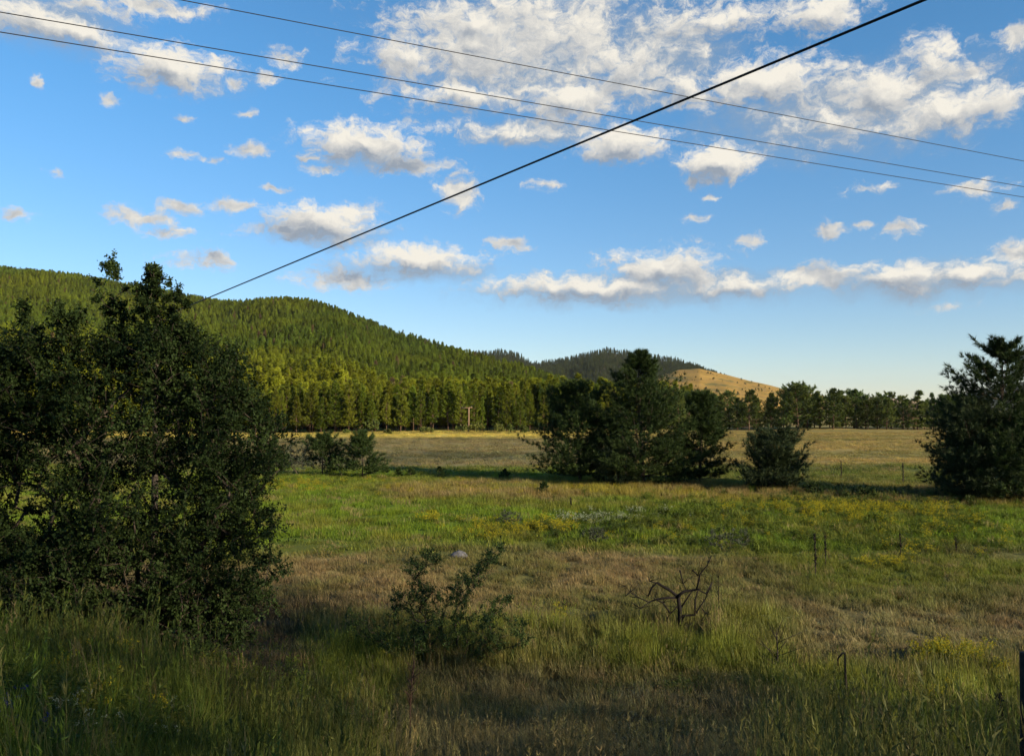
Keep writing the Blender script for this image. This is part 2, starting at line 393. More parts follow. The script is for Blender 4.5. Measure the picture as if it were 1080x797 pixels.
# ------------------------------------------------------------------ hills
class Hill:
    def __init__(s, name, sky, y0, yc, umin, umax, label, back=1.0, pw=1.25, base=0.0, tree=0.0, rough=.06, nu=260, nv=90, mat=None, floor=-2.0):
        s.y0, s.yc, s.umin, s.umax = y0, yc, umin, umax
        s.us = np.array([p[0] for p in sky], float); s.vs = np.array([p[1] for p in sky], float)
        s.tree, s.pw, s.rough, s.floor, s.back = tree, pw, rough, floor, back
        s.seed = len(name) * 7
        u = np.linspace(umin, umax, nu); 
        t = np.linspace(0, 1 + back, nv)
        U, T = np.meshgrid(u, t)
        X, Y = s.xy(U, T); Z = s.height(X, Y)
        i = np.arange(nv - 1)[:, None] * nu; j = np.arange(nu - 1)[None]
        q = np.stack([i + j, i + j + 1, i + nu + j + 1, i + nu + j], -1).reshape(-1, 4)
        s.o = mk(name, np.stack([X, Y, Z], -1).reshape(-1, 3), [q], mat, smooth=True)
        tag(s.o, label, 'hill', kind='structure')
    def ycr(s, u): return s.yc(u) if callable(s.yc) else np.full(np.shape(u), float(s.yc))
    def xy(s, U, T):
        yc = s.ycr(U); Y = s.y0 + T * (yc - s.y0); return (U - U0) / F * Y, Y
    def height(s, X, Y):
        U = U0 + F * X / Y; yc = s.ycr(U); T = (Y - s.y0) / (yc - s.y0)
        e = -(np.interp(U, s.us, s.vs) - 429.9) / F                  # slope of the skyline as seen from the road
        crest_z = CZ + yc * e - s.tree
        tt = np.clip(T, 0, 1); S = tt ** s.pw; S = np.where(T > .75, S - .22 * (T - .75) ** 2 * 2, S)
        S = S / (1 - .22 * .0625 * 2)
        S = np.where(T > 1, S - 1.1 * (T - 1) ** 1.6, S)
        n = (fbm(X / (yc * .16), Y / (yc * .16), s.seed, 5) - .5) * s.rough * yc * np.clip(T, 0, 1) * (1 - np.clip(T, 0, 1) ** 6) * 1.5
        fold = (fbm(U / 60, T * .8, s.seed + 5, 3) - .5) * s.rough * yc * np.clip(T * (1 - T) * 2.5, 0, 1)
        return s.floor + (crest_z - s.floor) * S + n * .55 + fold * .55
M['forest_soil'] = solid_mat('forest_soil', (.035, .034, .014), (.06, .055, .022), .05, bump=0)
def grass_hill_mat(name, a, b, c, sc):
    m, N = new_mat(name); g = N.n('ShaderNodeNewGeometry'); p = g.outputs['Position']
    n = N.noise(N.vm('MULTIPLY', p, (1, 1, 3)), sc, 7, .65); n2 = N.noise(N.vm('MULTIPLY', p, (1, .6, 3)), sc * 2.2, 8, .72)
    col = N.mix(N.smooth(n, .38, .62), (*a, 1), (*b, 1)); col = N.mix(N.smooth(n2, .50, .62), col, (*c, 1))
    bs = N.n('ShaderNodeBsdfPrincipled'); N.put(bs.inputs['Base Color'], col); bs.inputs['Roughness'].default_value = .95
    bs.inputs['Specular IOR Level'].default_value = .05
    o = N.n('ShaderNodeOutputMaterial'); m.node_tree.links.new(bs.outputs[0], o.inputs[0]); return m
h_left = Hill('wooded_hill', [(-420, 250), (-250, 262), (-100, 270), (0, 280), (60, 286), (100, 291), (150, 300), (190, 310), (215, 314), (250, 316), (278, 312), (300, 311), (325, 315),
               (360, 328), (400, 344), (450, 361), (500, 374), (550, 385), (600, 398), (640, 408), (680, 418), (740, 430)],
              232, lambda u: np.interp(u, [-400, 150, 300, 700], [1150, 1000, 900, 560]), -420, 740,
              'broad hill at the left under a dense pine forest', back=.5, pw=1.18, tree=10.5, mat=M['forest_soil'])
h_far = Hill('distant_wooded_hill', [(430, 398), (480, 376), (505, 370), (528, 368), (546, 372), (562, 382), (600, 376), (640, 366), (680, 372), (712, 377), (738, 385), (775, 400), (825, 414), (870, 424)],
              1300, 2400, 430, 870, 'distant rounded hill covered with dark pines', back=.4, tree=13, mat=M['forest_soil'], nu=160)
h_gold = Hill('grassy_hill', [(600, 425), (650, 408), (690, 398), (715, 390), (738, 388.5), (770, 396), (800, 404), (825, 411), (850, 416), (880, 421), (930, 427)],
              900, 1900, 600, 930, 'dry golden hillside with scattered scrub', back=.35, rough=.03, nu=160, mat=grass_hill_mat('golden_grass', (.24, .145, .032), (.29, .18, .042), (.11, .095, .03), .010))
Hill('low_ridge', [(820, 424), (860, 418.5), (890, 418), (930, 419), (960, 422), (1000, 426)], 1500, 3000, 820, 1000, 'low pinkish bare ridge on the skyline', rough=.012, nu=100,
     mat=grass_hill_mat('ridge_grass', (.30, .19, .12), (.36, .24, .15), (.14, .11, .07), .008))
Hill('far_mountain', [(860, 430), (900, 424), (925, 420.5), (945, 419.5), (965, 422), (1000, 426)], 6000, 11000, 860, 1010, 'faint blue mountain on the horizon', rough=.01, nu=80, mat=M['forest_soil'])
Hill('side_hill', [(950, 432), (975, 427), (1000, 421), (1030, 412), (1080, 402), (1180, 392), (1300, 400)], 1500, 3200, 950, 1300, 'grey green hill behind the tall pine at the right', rough=.02, nu=100, mat=M['forest_soil'])

# ------------------------------------------------------------------ scatter by geometry nodes (only for what nobody could count)
def scatter(name, pos, rot, scl, vid, protos, col=None, **tags):
    me = bpy.data.meshes.new(name); n = len(pos)
    me.vertices.add(n); me.vertices.foreach_set('co', np.asarray(pos, np.float32).ravel())
    a = me.attributes.new('rot', 'FLOAT_VECTOR', 'POINT'); a.data.foreach_set('vector', np.asarray(rot, np.float32).ravel())
    a = me.attributes.new('scl', 'FLOAT_VECTOR', 'POINT'); a.data.foreach_set('vector', np.asarray(scl, np.float32).ravel())
    a = me.attributes.new('vid', 'INT', 'POINT'); a.data.foreach_set('value', np.asarray(vid, np.int32))
    if col is not None:
        a = me.attributes.new('col', 'FLOAT_COLOR', 'POINT'); a.data.foreach_set('color', np.concatenate([col, np.ones((n, 1))], 1).astype(np.float32).ravel())
    o = bpy.data.objects.new(name, me); COL.objects.link(o); tag(o, **tags)
    ng = bpy.data.node_groups.new(name + '_scatter', 'GeometryNodeTree')
    ng.interface.new_socket('Geometry', in_out='INPUT', socket_type='NodeSocketGeometry')
    ng.interface.new_socket('Geometry', in_out='OUTPUT', socket_type='NodeSocketGeometry')
    nn, lk = ng.nodes, ng.links
    gi, go, jo = nn.new('NodeGroupInput'), nn.new('NodeGroupOutput'), nn.new('GeometryNodeJoinGeometry')
    def attr(nm, ty):
        x = nn.new('GeometryNodeInputNamedAttribute'); x.data_type = ty; x.inputs[0].default_value = nm; return x.outputs[0]
    ar, asc, av = attr('rot', 'FLOAT_VECTOR'), attr('scl', 'FLOAT_VECTOR'), attr('vid', 'INT')
    er = nn.new('FunctionNodeEulerToRotation'); lk.new(ar, er.inputs[0])
    for k, pr in enumerate(protos):
        c = nn.new('FunctionNodeCompare'); c.data_type = 'INT'; c.operation = 'EQUAL'
        lk.new(av, c.inputs[2]); c.inputs[3].default_value = k
        oi = nn.new('GeometryNodeObjectInfo'); oi.inputs['Object'].default_value = pr; oi.inputs['As Instance'].default_value = True
        ip = nn.new('GeometryNodeInstanceOnPoints')
        lk.new(gi.outputs[0], ip.inputs['Points']); lk.new(c.outputs[0], ip.inputs['Selection']); lk.new(oi.outputs['Geometry'], ip.inputs['Instance'])
        lk.new(er.outputs[0], ip.inputs['Rotation']); lk.new(asc, ip.inputs['Scale']); lk.new(ip.outputs[0], jo.inputs[0])
    lk.new(jo.outputs[0], go.inputs[0])
    md = o.modifiers.new('scatter', 'NODES'); md.node_group = ng
    return o

# ------------------------------------------------------------------ trees
def pine_parts(seed, H, R, n_whorl, per, tuft_n, tuft_l, tuft_w, base=.08, sub=7, up=.35, lean=(0, 0), shape=1.0, dead_base=0.0, trunk_r=None, irregular=.45, top_pow=.75, fine=1.0):
    """trunk and limbs (MB), crown (MB) of a pine of height H standing at the origin"""
    rng = np.random.default_rng(seed)
    tr = trunk_r or H * .018
    tz = np.linspace(0, 1, 9)
    wob = np.cumsum(rng.normal(0, .012 * H, (9, 2)), 0) * tz[:, None]
    tp = np.stack([lean[0] * tz ** 1.3 * H + wob[:, 0], lean[1] * tz ** 1.3 * H + wob[:, 1], tz * H], 1)
    wood, crown = MB(), MB()
    wood.tube(tp, tr * (1 - tz * .88), 7)
    def on_trunk(h): return np.array([np.interp(h * H, tp[:, 2], tp[:, k]) for k in range(3)])
    C, Dd = [], []
    for wi in range(n_whorl):
        hf = base + (1 - base) * ((wi + rng.uniform(0, .7)) / n_whorl) ** .92
        if hf > .985: continue
        prof = (1 - hf) ** top_pow * min(1.0, .80 + (hf - base) * 2.0)
        for b in range(per):
            if rng.random() < .08: continue
            L = R * prof * (1 - irregular + irregular * 1.5 * rng.random()) + .012 * H
            az = rng.uniform(0, 2 * math.pi)
            p0 = on_trunk(hf); n = 6; t = np.linspace(0, 1, n)
            e0 = rng.uniform(-.05, .25) * (1 if hf > .3 else .6); rise = up * rng.uniform(.5, 1.3) * min(1, .35 + 1.6 * hf) + hf * .35
            hor = np.array([math.cos(az), math.sin(az), 0]); sidev = np.array([-hor[1], hor[0], 0])
            pts = p0 + L * (t[:, None] * hor + (sidev * rng.normal(0, .12))[None] * t[:, None] ** 2) + np.array([0, 0, 1]) * (L * (e0 * t + rise * t ** 2.2))[:, None]
            wood.tube(pts, max(.006, tr * .30 * (1 - hf * .6)) * (1 - t * .85), 4)
            for s in range(sub):
                f = 1 - (s / sub) ** 1.1 * .86
                q = np.array([np.interp(f, t, pts[:, k]) for k in range(3)])
                sgn = 1 if s % 2 else -1
                sl = L * .38 * (1.25 - f) ** .5 * rng.uniform(.6, 1.3) + .08 * R * (1 - hf) + .01 * R
                d = hor * rng.uniform(.5, 1.0) + sidev * sgn * rng.uniform(.3, 1.0) * (0 if s == 0 else 1) + np.array([0, 0, rng.uniform(-.02, .42)])
                d /= np.linalg.norm(d)
                m = max(2, int(sl / (tuft_l * .75) * fine))
                for k in range(m):
                    ff = (k + 1) / m
                    C.append(q + d * sl * ff + np.array([0, 0, .25 * sl * ff ** 2]) + rng.normal(0, .05 * sl, 3)); 
                    dd = d * .7 + rng.normal(0, .35, 3) + np.array([0, 0, .55]); Dd.append(dd)
    for k in range(max(6, int(18 * fine))):                         # leader
        hf = 1 - rng.random() ** 1.5 * .14; C.append(on_trunk(hf) + rng.normal(0, .012 * H, 3)); Dd.append(np.array([0, 0, 1]) + rng.normal(0, .35, 3))
    C, Dd = np.array(C), np.array(Dd); Dd /= np.linalg.norm(Dd, axis=1)[:, None]
    n = len(C)
    CC = np.repeat(C, tuft_n, 0); D2 = np.repeat(Dd, tuft_n, 0) * .85 + rng.normal(0, .42, (n * tuft_n, 3))
    crown.spikes(CC - D2 * .02, D2, tuft_l * rng.uniform(.6, 1.25, len(CC)), tuft_w * rng.uniform(.7, 1.3, len(CC)))
    return wood, crown

def pine(name, loc, label, seed, H, R, mat='needles', group=None, cat='tree', **kw):
    w, c = pine_parts(seed, H, R, **kw)
    t = empty(name, loc, label, cat, group)
    w.build('trunk', M['bark'], t, True); c.build('crown', M[mat], t)
    return t

def grow(base_pts, targets, rng, step=.35, tip_r=.006, expo=2.4, trunk_r=None):
    """a branching skeleton that reaches every target: nodes, parents, radii"""
    nodes = [np.array(p, float) for p in base_pts]; par = [-1] + list(range(len(base_pts) - 1))
    root = nodes[0]
    order = np.argsort([np.linalg.norm(t - nodes[min(len(nodes) - 1, 2)]) for t in targets])
    tips = []
    for k in order:
        tg = targets[k]; A = np.array(nodes)
        d = np.linalg.norm(A - tg, axis=1) + .8 * np.maximum(0, A[:, 2] - tg[2] + .15) + .1 * np.linalg.norm(A - root, axis=1) * 0
        i = int(np.argmin(d)); p0 = nodes[i]; L = np.linalg.norm(tg - p0); m = max(1, int(L / step))
        pdir = (p0 - nodes[par[i]]) if par[i] >= 0 else np.array([0, 0, 1.0]); pdir = pdir / (np.linalg.norm(pdir) + 1e-9)
        ctrl = p0 + pdir * L * .35 + rng.normal(0, .06 * L, 3)
        last = i
        for s in range(1, m + 1):
            f = s / m; q = (1 - f) ** 2 * p0 + 2 * f * (1 - f) * ctrl + f * f * tg + rng.normal(0, .02, 3) * (f < 1)
            nodes.append(q); par.append(last); last = len(nodes) - 1
        tips.append(last)
    n = len(nodes); acc = np.zeros(n)
    for t in tips: acc[t] += tip_r ** expo
    for i in range(n - 1, 0, -1):
        if par[i] >= 0: acc[par[i]] += acc[i]
    rad = np.maximum(acc, tip_r ** expo) ** (1 / expo)
    if trunk_r: rad = rad * trunk_r / rad[0]; rad = np.maximum(rad, tip_r)
    return np.array(nodes), np.array(par), rad, np.array(sorted(set(tips)))
def skeleton_mesh(mb, nodes, par, rad, sides=5):
    kids = {}
    for i, p in enumerate(par): kids.setdefault(p, []).append(i)
    stack = [(-1, 0)]
    while stack:
        pre, i = stack.pop(); chain = ([pre] if pre >= 0 else []) + [i]
        while True:
            ks = sorted(kids.get(i, []), key=lambda k: -rad[k])
            for k in ks[1:]: stack.append((i, k))
            if not ks: break
            i = ks[0]; chain.append(i)
        if len(chain) < 2: continue
        r = rad[chain].copy()
        if pre >= 0: r[0] = r[1]
        mb.tube(nodes[chain], r, sides if r.max() > .02 else 4)
def leafy(mb, tips, dirs, rng, twigs, per, tl, ll, lw, up=.2):
    """twigs with alternate leaves round every tip"""
    n = len(tips); T = np.repeat(tips, twigs, 0); D = np.repeat(dirs, twigs, 0) * .8 + rng.normal(0, .75, (n * twigs, 3)) + np.array([0, 0, up])
    D /= np.linalg.norm(D, axis=1)[:, None]; L = np.repeat(np.broadcast_to(tl, (n,)), twigs) * rng.uniform(.5, 1.3, len(T))
    f = np.tile(np.linspace(.05, 1, per), len(T)); TT = np.repeat(T, per, 0); DD = np.repeat(D, per, 0); LL = np.repeat(L, per)
    c = TT + DD * (LL * f)[:, None] + rng.normal(0, .012, (len(TT), 3))
    ld = DD * .5 + rng.normal(0, .7, (len(TT), 3)); nr = rng.normal(0, .6, (len(TT), 3)) + np.array([0, 0, 1.0])
    mb.leaves(c, ld, nr, ll * rng.uniform(.6, 1.3, len(TT)), lw * rng.uniform(.7, 1.3, len(TT)))
    return T, T + D * L[:, None]

def big_left_tree():
    rng = np.random.default_rng(11); Y = 15.0; s = Y / F
    base = np.array([-6.3, Y + .4, 0]); base[2] = float(GZ(base[0], base[1])) - .05
    BL = [(152, 388, 40, 26, .8), (120, 384, 24, 20, .5), (178, 390, 42, 44, 1.1), (234, 422, 30, 50, 1.0), (220, 385, 14, 26, .5), (252, 470, 44, 44, 1.2), (236, 520, 46, 46, 1.1), (284, 478, 14, 20, .5),
          (270, 562, 24, 26, .6), (268, 604, 32, 18, .6), (210, 590, 50, 42, 1.0), (140, 450, 76, 62, 1.5), (160, 530, 86, 70, 1.6), (120, 600, 100, 58, 1.5), (60, 600, 70, 50, 1.1),
          (20, 380, 30, 18, .5), (58, 408, 32, 14, .5), (85, 392, 20, 26, .5), (-20, 408, 36, 40, .8), (30, 452, 34, 28, .6), (70, 505, 40, 34, .8), (-5, 500, 30, 28, .5), (30, 560, 46, 34, .8), (-60, 470, 60, 90, 1.2), (-50, 590, 70, 60, 1.0),
          (205, 632, 60, 26, .7), (110, 660, 100, 30, .9), (30, 650, 60, 30, .8), (190, 668, 80, 26, .7), (255, 640, 36, 18, .5)]
    BL += [(30, 400, 50, 36, .8), (20, 455, 50, 40, .9), (75, 440, 40, 40, .8)]
    SHOOTS = [(112, 268, 120, 385, 40), (101, 300, 112, 372, 16), (124, 300, 121, 370, 10), (160, 274, 160, 380, 40), (170, 282, 166, 380, 30), (154, 302, 157, 370, 16), (177, 300, 172, 385, 30), (192, 318, 180, 395, 28), (204, 345, 190, 410, 20), (66, 316, 74, 400, 26), (86, 330, 88, 400, 24), (42, 325, 48, 400, 24), (22, 352, 30, 405, 16), (2, 362, 10, 410, 14), (232, 366, 232, 420, 14), (244, 378, 240, 430, 14), (262, 408, 255, 450, 14), (278, 440, 268, 480, 12)]
    N = 2250; wts = np.array([b[2] * b[3] * (.6 + .4 * b[4]) for b in BL]) ** .85; wts /= wts.sum()
    T = []
    for k in range(N):
        b = BL[rng.choice(len(BL), p=wts)]; d = rng.normal(size=3); d /= np.linalg.norm(d); r = rng.uniform(.35, 1) ** .6
        yy = Y + d[1] * r * max(.25, b[4]) * 1.35 + (.25 * b[4])
        p = P(b[0] + d[0] * r * b[2], b[1] - d[2] * r * b[3], Y); p[1] = yy
        gz = float(GZ(p[0], p[1])) + .12
        if p[2] < gz: p[2] = gz + rng.uniform(0, .3)
        T.append(p)
    small = np.zeros(len(T), bool)
    sh = []
    for (u1, v1, u2, v2, n) in SHOOTS:
        n = int(n * .8)
        dy = rng.normal(0, .35)
        for f in np.sort(rng.random(n)): 
            p = P(u1 + (u2 - u1) * f + rng.normal(0, 2 + 4 * f), v1 + (v2 - v1) * f, Y); p[1] = Y + dy + rng.normal(0, .12 + .15 * f); sh.append(p)
    small = np.concatenate([small, np.ones(len(sh), bool)]); T = T + sh
    T = np.array(T) - base
    st = [np.array([0, 0, 0]), np.array([.02, 0, .35]), np.array([.08, .03, .8])]
    nodes, par, rad, tip = grow(st, list(T), rng, .3, .003, 2.05, .125)
    t = empty('broadleaf_tree', base, 'large dark broadleaf tree with two leafy spires filling the left side', 'tree')
    wood = MB(); skeleton_mesh(wood, nodes, par, rad)
    tset = set(tip.tolist()); mid = np.array([i for i in range(3, len(nodes)) if i not in tset and rad[i] < .012])
    allp = np.concatenate([tip, mid[rng.random(len(mid)) < .30]])
    dirs = np.array([nodes[i] - nodes[par[i]] for i in allp]); dirs /= np.linalg.norm(dirs, axis=1)[:, None] + 1e-9
    up = P(0, 352, Y)[2] - base[2]
    tl = np.where(nodes[allp][:, 2] > up, .13, .30) * np.where(rng.random(len(allp)) < .2, 1.6, .9)
    crown = MB(); a, b = leafy(crown, nodes[allp], dirs, rng, 7, 16, tl, .054, .037)
    for p, q in zip(a[::5], b[::5]): wood.tube([p, (p + q) / 2 + rng.normal(0, .01, 3), q], [.005, .004, .002], 3)
    wood.build('trunk', M['bark'], t, True); crown.build('crown', M['leaf'], t)
big_left_tree()

def shrub(name, base, tips, label, seed, cat='shrub', twigs=3, per=10, tl=.22, ll=.05, lw=.032, mat='shrub_leaf', group=None, along=.6, stem_r=.05, wood='bark', origin_spread=.1):
    rng = np.random.default_rng(seed)
    t = empty(name, base, label, cat, group)
    base = np.asarray(base, float)
    T = [np.asarray(q, float) - base for q in tips]
    nodes, par, rad, tip = grow([np.zeros(3), np.array([0, 0, .12])], T, rng, .16, .004, 2.2, stem_r)
    w = MB(); skeleton_mesh(w, nodes, par, rad)
    tset = set(tip.tolist()); idx = np.array([i for i in range(2, len(nodes)) if i in tset or rng.random() < along])
    dirs = np.array([nodes[i] - nodes[par[i]] for i in idx]); dirs /= np.linalg.norm(dirs, axis=1)[:, None] + 1e-9
    c = MB(); a, b = leafy(c, nodes[idx], dirs, rng, twigs, per, tl, ll, lw, .3)
    for p, q in zip(a[::3], b[::3]): w.tube([p, q], [.004, .002], 3)
    w.build('stem', M[wood], t, True); c.build('foliage', M[mat], t)
    return t

# the shrub in front, in the middle of the meadow edge
def front_shrub():
    rng = np.random.default_rng(5); y = 20.5
    g = lambda u, v, dy=0: P(u, v, y + dy)
    b = g(462, 690); b[2] = float(GZ(b[0], b[1])) - .03
    tips = []
    for (u, v, n, sp) in [(455, 588, 7, 9), (440, 600, 7, 10), (448, 625, 10, 14), (435, 640, 10, 16), (465, 640, 12, 16), (527, 578, 4, 3), (518, 590, 6, 5), (506, 602, 6, 6), (495, 615, 8, 8), (485, 632, 10, 12),
                          (420, 628, 4, 5), (417, 645, 5, 7), (524, 640, 5, 7), (535, 632, 3, 3), (515, 650, 8, 10), (372, 658, 5, 8), (390, 668, 7, 10), (405, 676, 10, 12), (540, 660, 5, 8), (520, 676, 10, 14), (548, 675, 5, 8), (450, 672, 22, 25), (490, 668, 18, 20), (430, 684, 12, 20), (505, 690, 10, 20)]:
        for k in range(int(n * 1.7)):
            p = g(u + rng.normal(0, sp * .55), v + rng.normal(0, sp * .55), rng.normal(0, .45)); p[2] = max(p[2], float(GZ(p[0], p[1])) + .1); tips.append(p)
    shrub('leafy_shrub', b, tips, 'sprawling green shrub with spiky upright shoots beside the dry grass', 3, twigs=5, per=13, tl=.19, ll=.046, lw=.030, along=.9)
front_shrub()

# ------------------------------------------------------------------ pines in the meadow
def gp(u, v_base):
    """ground point seen at u, v"""
    return gps([u], [v_base])[0]
def gps(u, v):
    u, v = np.asarray(u, float), np.asarray(v, float); lo, hi = np.full(u.shape, 3.0), np.full(u.shape, 400.0)
    xr, yr = (u - U0) / F, -(v - V0) / F; dy, dz = math.cos(TILT) - yr * math.sin(TILT), math.sin(TILT) + yr * math.cos(TILT)
    for _ in range(40):
        m = (lo + hi) / 2; up = CZ + m * dz / dy > GZ(m * xr / dy, m)
        lo, hi = np.where(up, m, lo), np.where(up, hi, m)
    x = lo * xr / dy; return np.stack([x, lo, GZ(x, lo) - .05], -1)
def hpx(px, p): return px / F * p[1]
K = dict(tuft_n=22, tuft_l=.40, tuft_w=.038)
def mp(u, vb, vt, wpx, label, seed, mat='needles', name='pine_tree', cat='tree', **kw):
    p = gp(u, vb); H = hpx(vb - vt, p); R = hpx(wpx / 2, p)
    k = dict(K); k.update(kw)
    return pine(name, p, label, seed, H * .93, R, mat, cat=cat, **k)
mp(678, 511, 360, 122, 'tallest pine of the middle clump, dark with a pointed top', 21, n_whorl=23, per=8, sub=10, up=.42, irregular=.42, top_pow=.92, base=.03)
mp(612, 508, 400, 98, 'broad leaning pine at the left end of the middle clump', 22, n_whorl=18, per=8, sub=10, lean=(-.06, 0), up=.35, base=.05, top_pow=.5, irregular=.5)
mp(738, 510, 408, 58, 'slender pine on the right side of the middle clump', 23, n_whorl=20, per=7, sub=9, up=.4, base=.03, top_pow=.6)
mp(652, 512, 455, 60, 'low young pine in front of the tall middle pine', 24, n_whorl=10, per=8, sub=9, mat='needles_blue', base=.02, cat='tree', name='young_pine')
mp(702, 512, 462, 50, 'low bushy pine between the tallest pine and the slender one', 25, n_whorl=8, per=6, sub=7, base=.02, name='young_pine')
mp(817, 517, 455, 68, 'bushy round young pine standing alone right of the clump', 26, n_whorl=13, per=9, sub=10, mat='needles_blue', up=.45, base=.02, top_pow=.42, irregular=.5, name='young_pine')
mp(382, 504, 452, 44, 'pointed young conifer beside the rounded bushes', 27, n_whorl=10, per=6, sub=7, base=.02, up=.5, name='young_pine')
mp(340, 502, 458, 52, 'wide dark young pine left of the pointed conifer', 28, n_whorl=8, per=7, sub=7, base=.02, top_pow=.45, name='young_pine')
mp(1058, 526, 352, 124, 'tall dark pine at the right edge with layered limbs', 29, n_whorl=20, per=8, sub=10, up=.3, base=.05, top_pow=.55, irregular=.55)
mp(1032, 528, 420, 96, 'mid height pine in front of the tall right pine', 30, n_whorl=16, per=9, sub=10, mat='needles_blue', base=.01, top_pow=.5, up=.45)
mp(1078, 530, 440, 90, 'dense pine cut by the right edge of the frame', 31, n_whorl=15, per=9, sub=10, base=.01, top_pow=.5, up=.45)
def meadow_shrub(u, vb, vt, wpx, label, seed, n=60, mat='shrub_leaf', name='meadow_shrub', ll=.11, lw=.07, per=9, twigs=4, group=None, cat='shrub', flat=.5):
    rng = np.random.default_rng(seed); b = gp(u, vb); H = hpx(vb - vt, b); R = hpx(wpx / 2, b); tips = []
    for k in range(n):
        a = rng.uniform(0, 2 * math.pi); rr = R * rng.random() ** .5; h = H * math.sqrt(max(0, 1 - (rr / R) ** 2 * flat)) * rng.uniform(.35, 1.02)
        tips.append(b + np.array([rr * math.cos(a), rr * math.sin(a), max(.1, h)]))
    return shrub(name, b, tips, label, seed, cat=cat, twigs=twigs, per=per, tl=max(.12, R * .16), ll=ll, lw=lw, mat=mat, group=group, along=.35, stem_r=max(.02, H * .015))
meadow_shrub(314, 502, 466, 40, 'pale grey green bush between the big tree and the young pines', 41, mat='grey_leaf', n=80)
meadow_shrub(360, 503, 478, 34, 'small rounded bush between the wide pine and pointed conifer', 42)
meadow_shrub(1002, 520, 452, 34, 'broad leaved bush sticking out left of the right hand pines', 43, mat='leaf', n=90)
meadow_shrub(284, 512, 470, 42, 'small dark tree with a short stem at the edge of the big tree', 44, mat='leaf', n=110, name='small_tree', cat='tree')
for k, (u, vb, vt, w) in enumerate([(405, 502, 489, 12), (421, 503, 492, 9), (433, 503, 493, 10), (463, 504, 491, 13)]):
    mp(u, vb, vt, w, 'knee high sapling in the row right of the pointed conifer', 50 + k, n_whorl=5, per=5, sub=4, tuft_l=.16, name='sapling', cat='sapling', base=.02)['group'] = 'saplings in the meadow'
mp(532, 506, 494, 12, 'lone sapling on the shaded strip left of the middle pines', 55, n_whorl=5, per=5, sub=4, tuft_l=.16, name='sapling', cat='sapling', base=.02)
mp(574, 521, 508, 13, 'small round sapling in front of the leaning pine', 56, n_whorl=5, per=6, sub=5, tuft_l=.14, name='sapling', cat='sapling', base=.02, top_pow=.4)
meadow_shrub(536, 555, 538, 28, 'grey green round shrub in the middle of the meadow', 57, mat='grey_leaf', ll=.06, lw=.03)
meadow_shrub(627, 572, 555, 26, 'dark shrub beside the patch of white flowers', 58, mat='grey_leaf', ll=.06, lw=.03)
meadow_shrub(770, 578, 556, 48, 'grey green weedy shrub right of the white flowers', 59, mat='grey_leaf', ll=.06, lw=.03)
meadow_shrub(912, 527, 512, 24, 'dark low bush in the shade left of the right pines', 60, mat='leaf', ll=.08)
meadow_shrub(857, 523, 508, 20, 'dark bush right of the lone round pine', 61, mat='leaf', ll=.08)

# ------------------------------------------------------------------ forest trees
FV = []
for k in range(5):
    FV.append(pine_parts(100 + k, 13.0, [1.9, 2.1, 1.6, 1.9, 2.3][k], n_whorl=20, per=5, tuft_n=7, tuft_l=.62, tuft_w=.15, base=[.08, .18, .06, .24, .12][k], sub=4, up=.22, irregular=.35, top_pow=[.85, .7, .95, .75, .65][k], fine=.8, trunk_r=.16))
BV = []
for k in range(4):
    BV.append(pine_parts(120 + k, 9.0, [2.9, 2.4, 3.2, 1.5][k], n_whorl=13, per=5, tuft_n=8, tuft_l=.6, tuft_w=.15, base=[.06, .04, .1, .03][k], sub=5, up=.35, irregular=.5, top_pow=[.45, .5, .4, .75][k], fine=.8, trunk_r=.16))
def joined(wood, crown, name, crown_mat):
    o = wood.build(name, M['pine_bark'], link=False); c = crown
    me = o.data; nv = len(me.vertices)
    vs = np.concatenate(wood.v + crown.v); q = [x for x in wood.q]; t = [x for x in wood.t]
    nq, ntw = sum(map(len, wood.q)), sum(map(len, wood.t))
    q2 = [x + wood.n for x in crown.q]; t2 = [x + wood.n for x in crown.t]
    polys = [np.concatenate(wood.q), np.concatenate(wood.t + t2)] if not crown.q else None
    o2 = mk(name, vs, polys, M['pine_bark'], link=False); o2.data.materials.append(M[crown_mat])
    mi = np.zeros(len(o2.data.polygons), np.int32); mi[nq + ntw:] = 1
    o2.data.polygons.foreach_set('material_index', mi); o2.use_fake_user = True
    bpy.data.objects.remove(o)
    return o2
PROTO = [joined(w, c, 'forest_pine_source', 'forest_hill') for w, c in FV]
THIN = [joined(*pine_parts(140 + k, 13.0, 2.6, n_whorl=18, per=6, tuft_n=2, tuft_l=.32, tuft_w=.07, base=.03, sub=6, up=.3, irregular=.3, top_pow=.35, trunk_r=.12), 'thin_tree_source', 'forest_far') for k in range(2)]  # sparse crowns that let part of the sun through, for the added trees
PROTO_FAR = [joined(w, c, 'far_pine_source', 'forest_far') for w, c in FV[:4]]

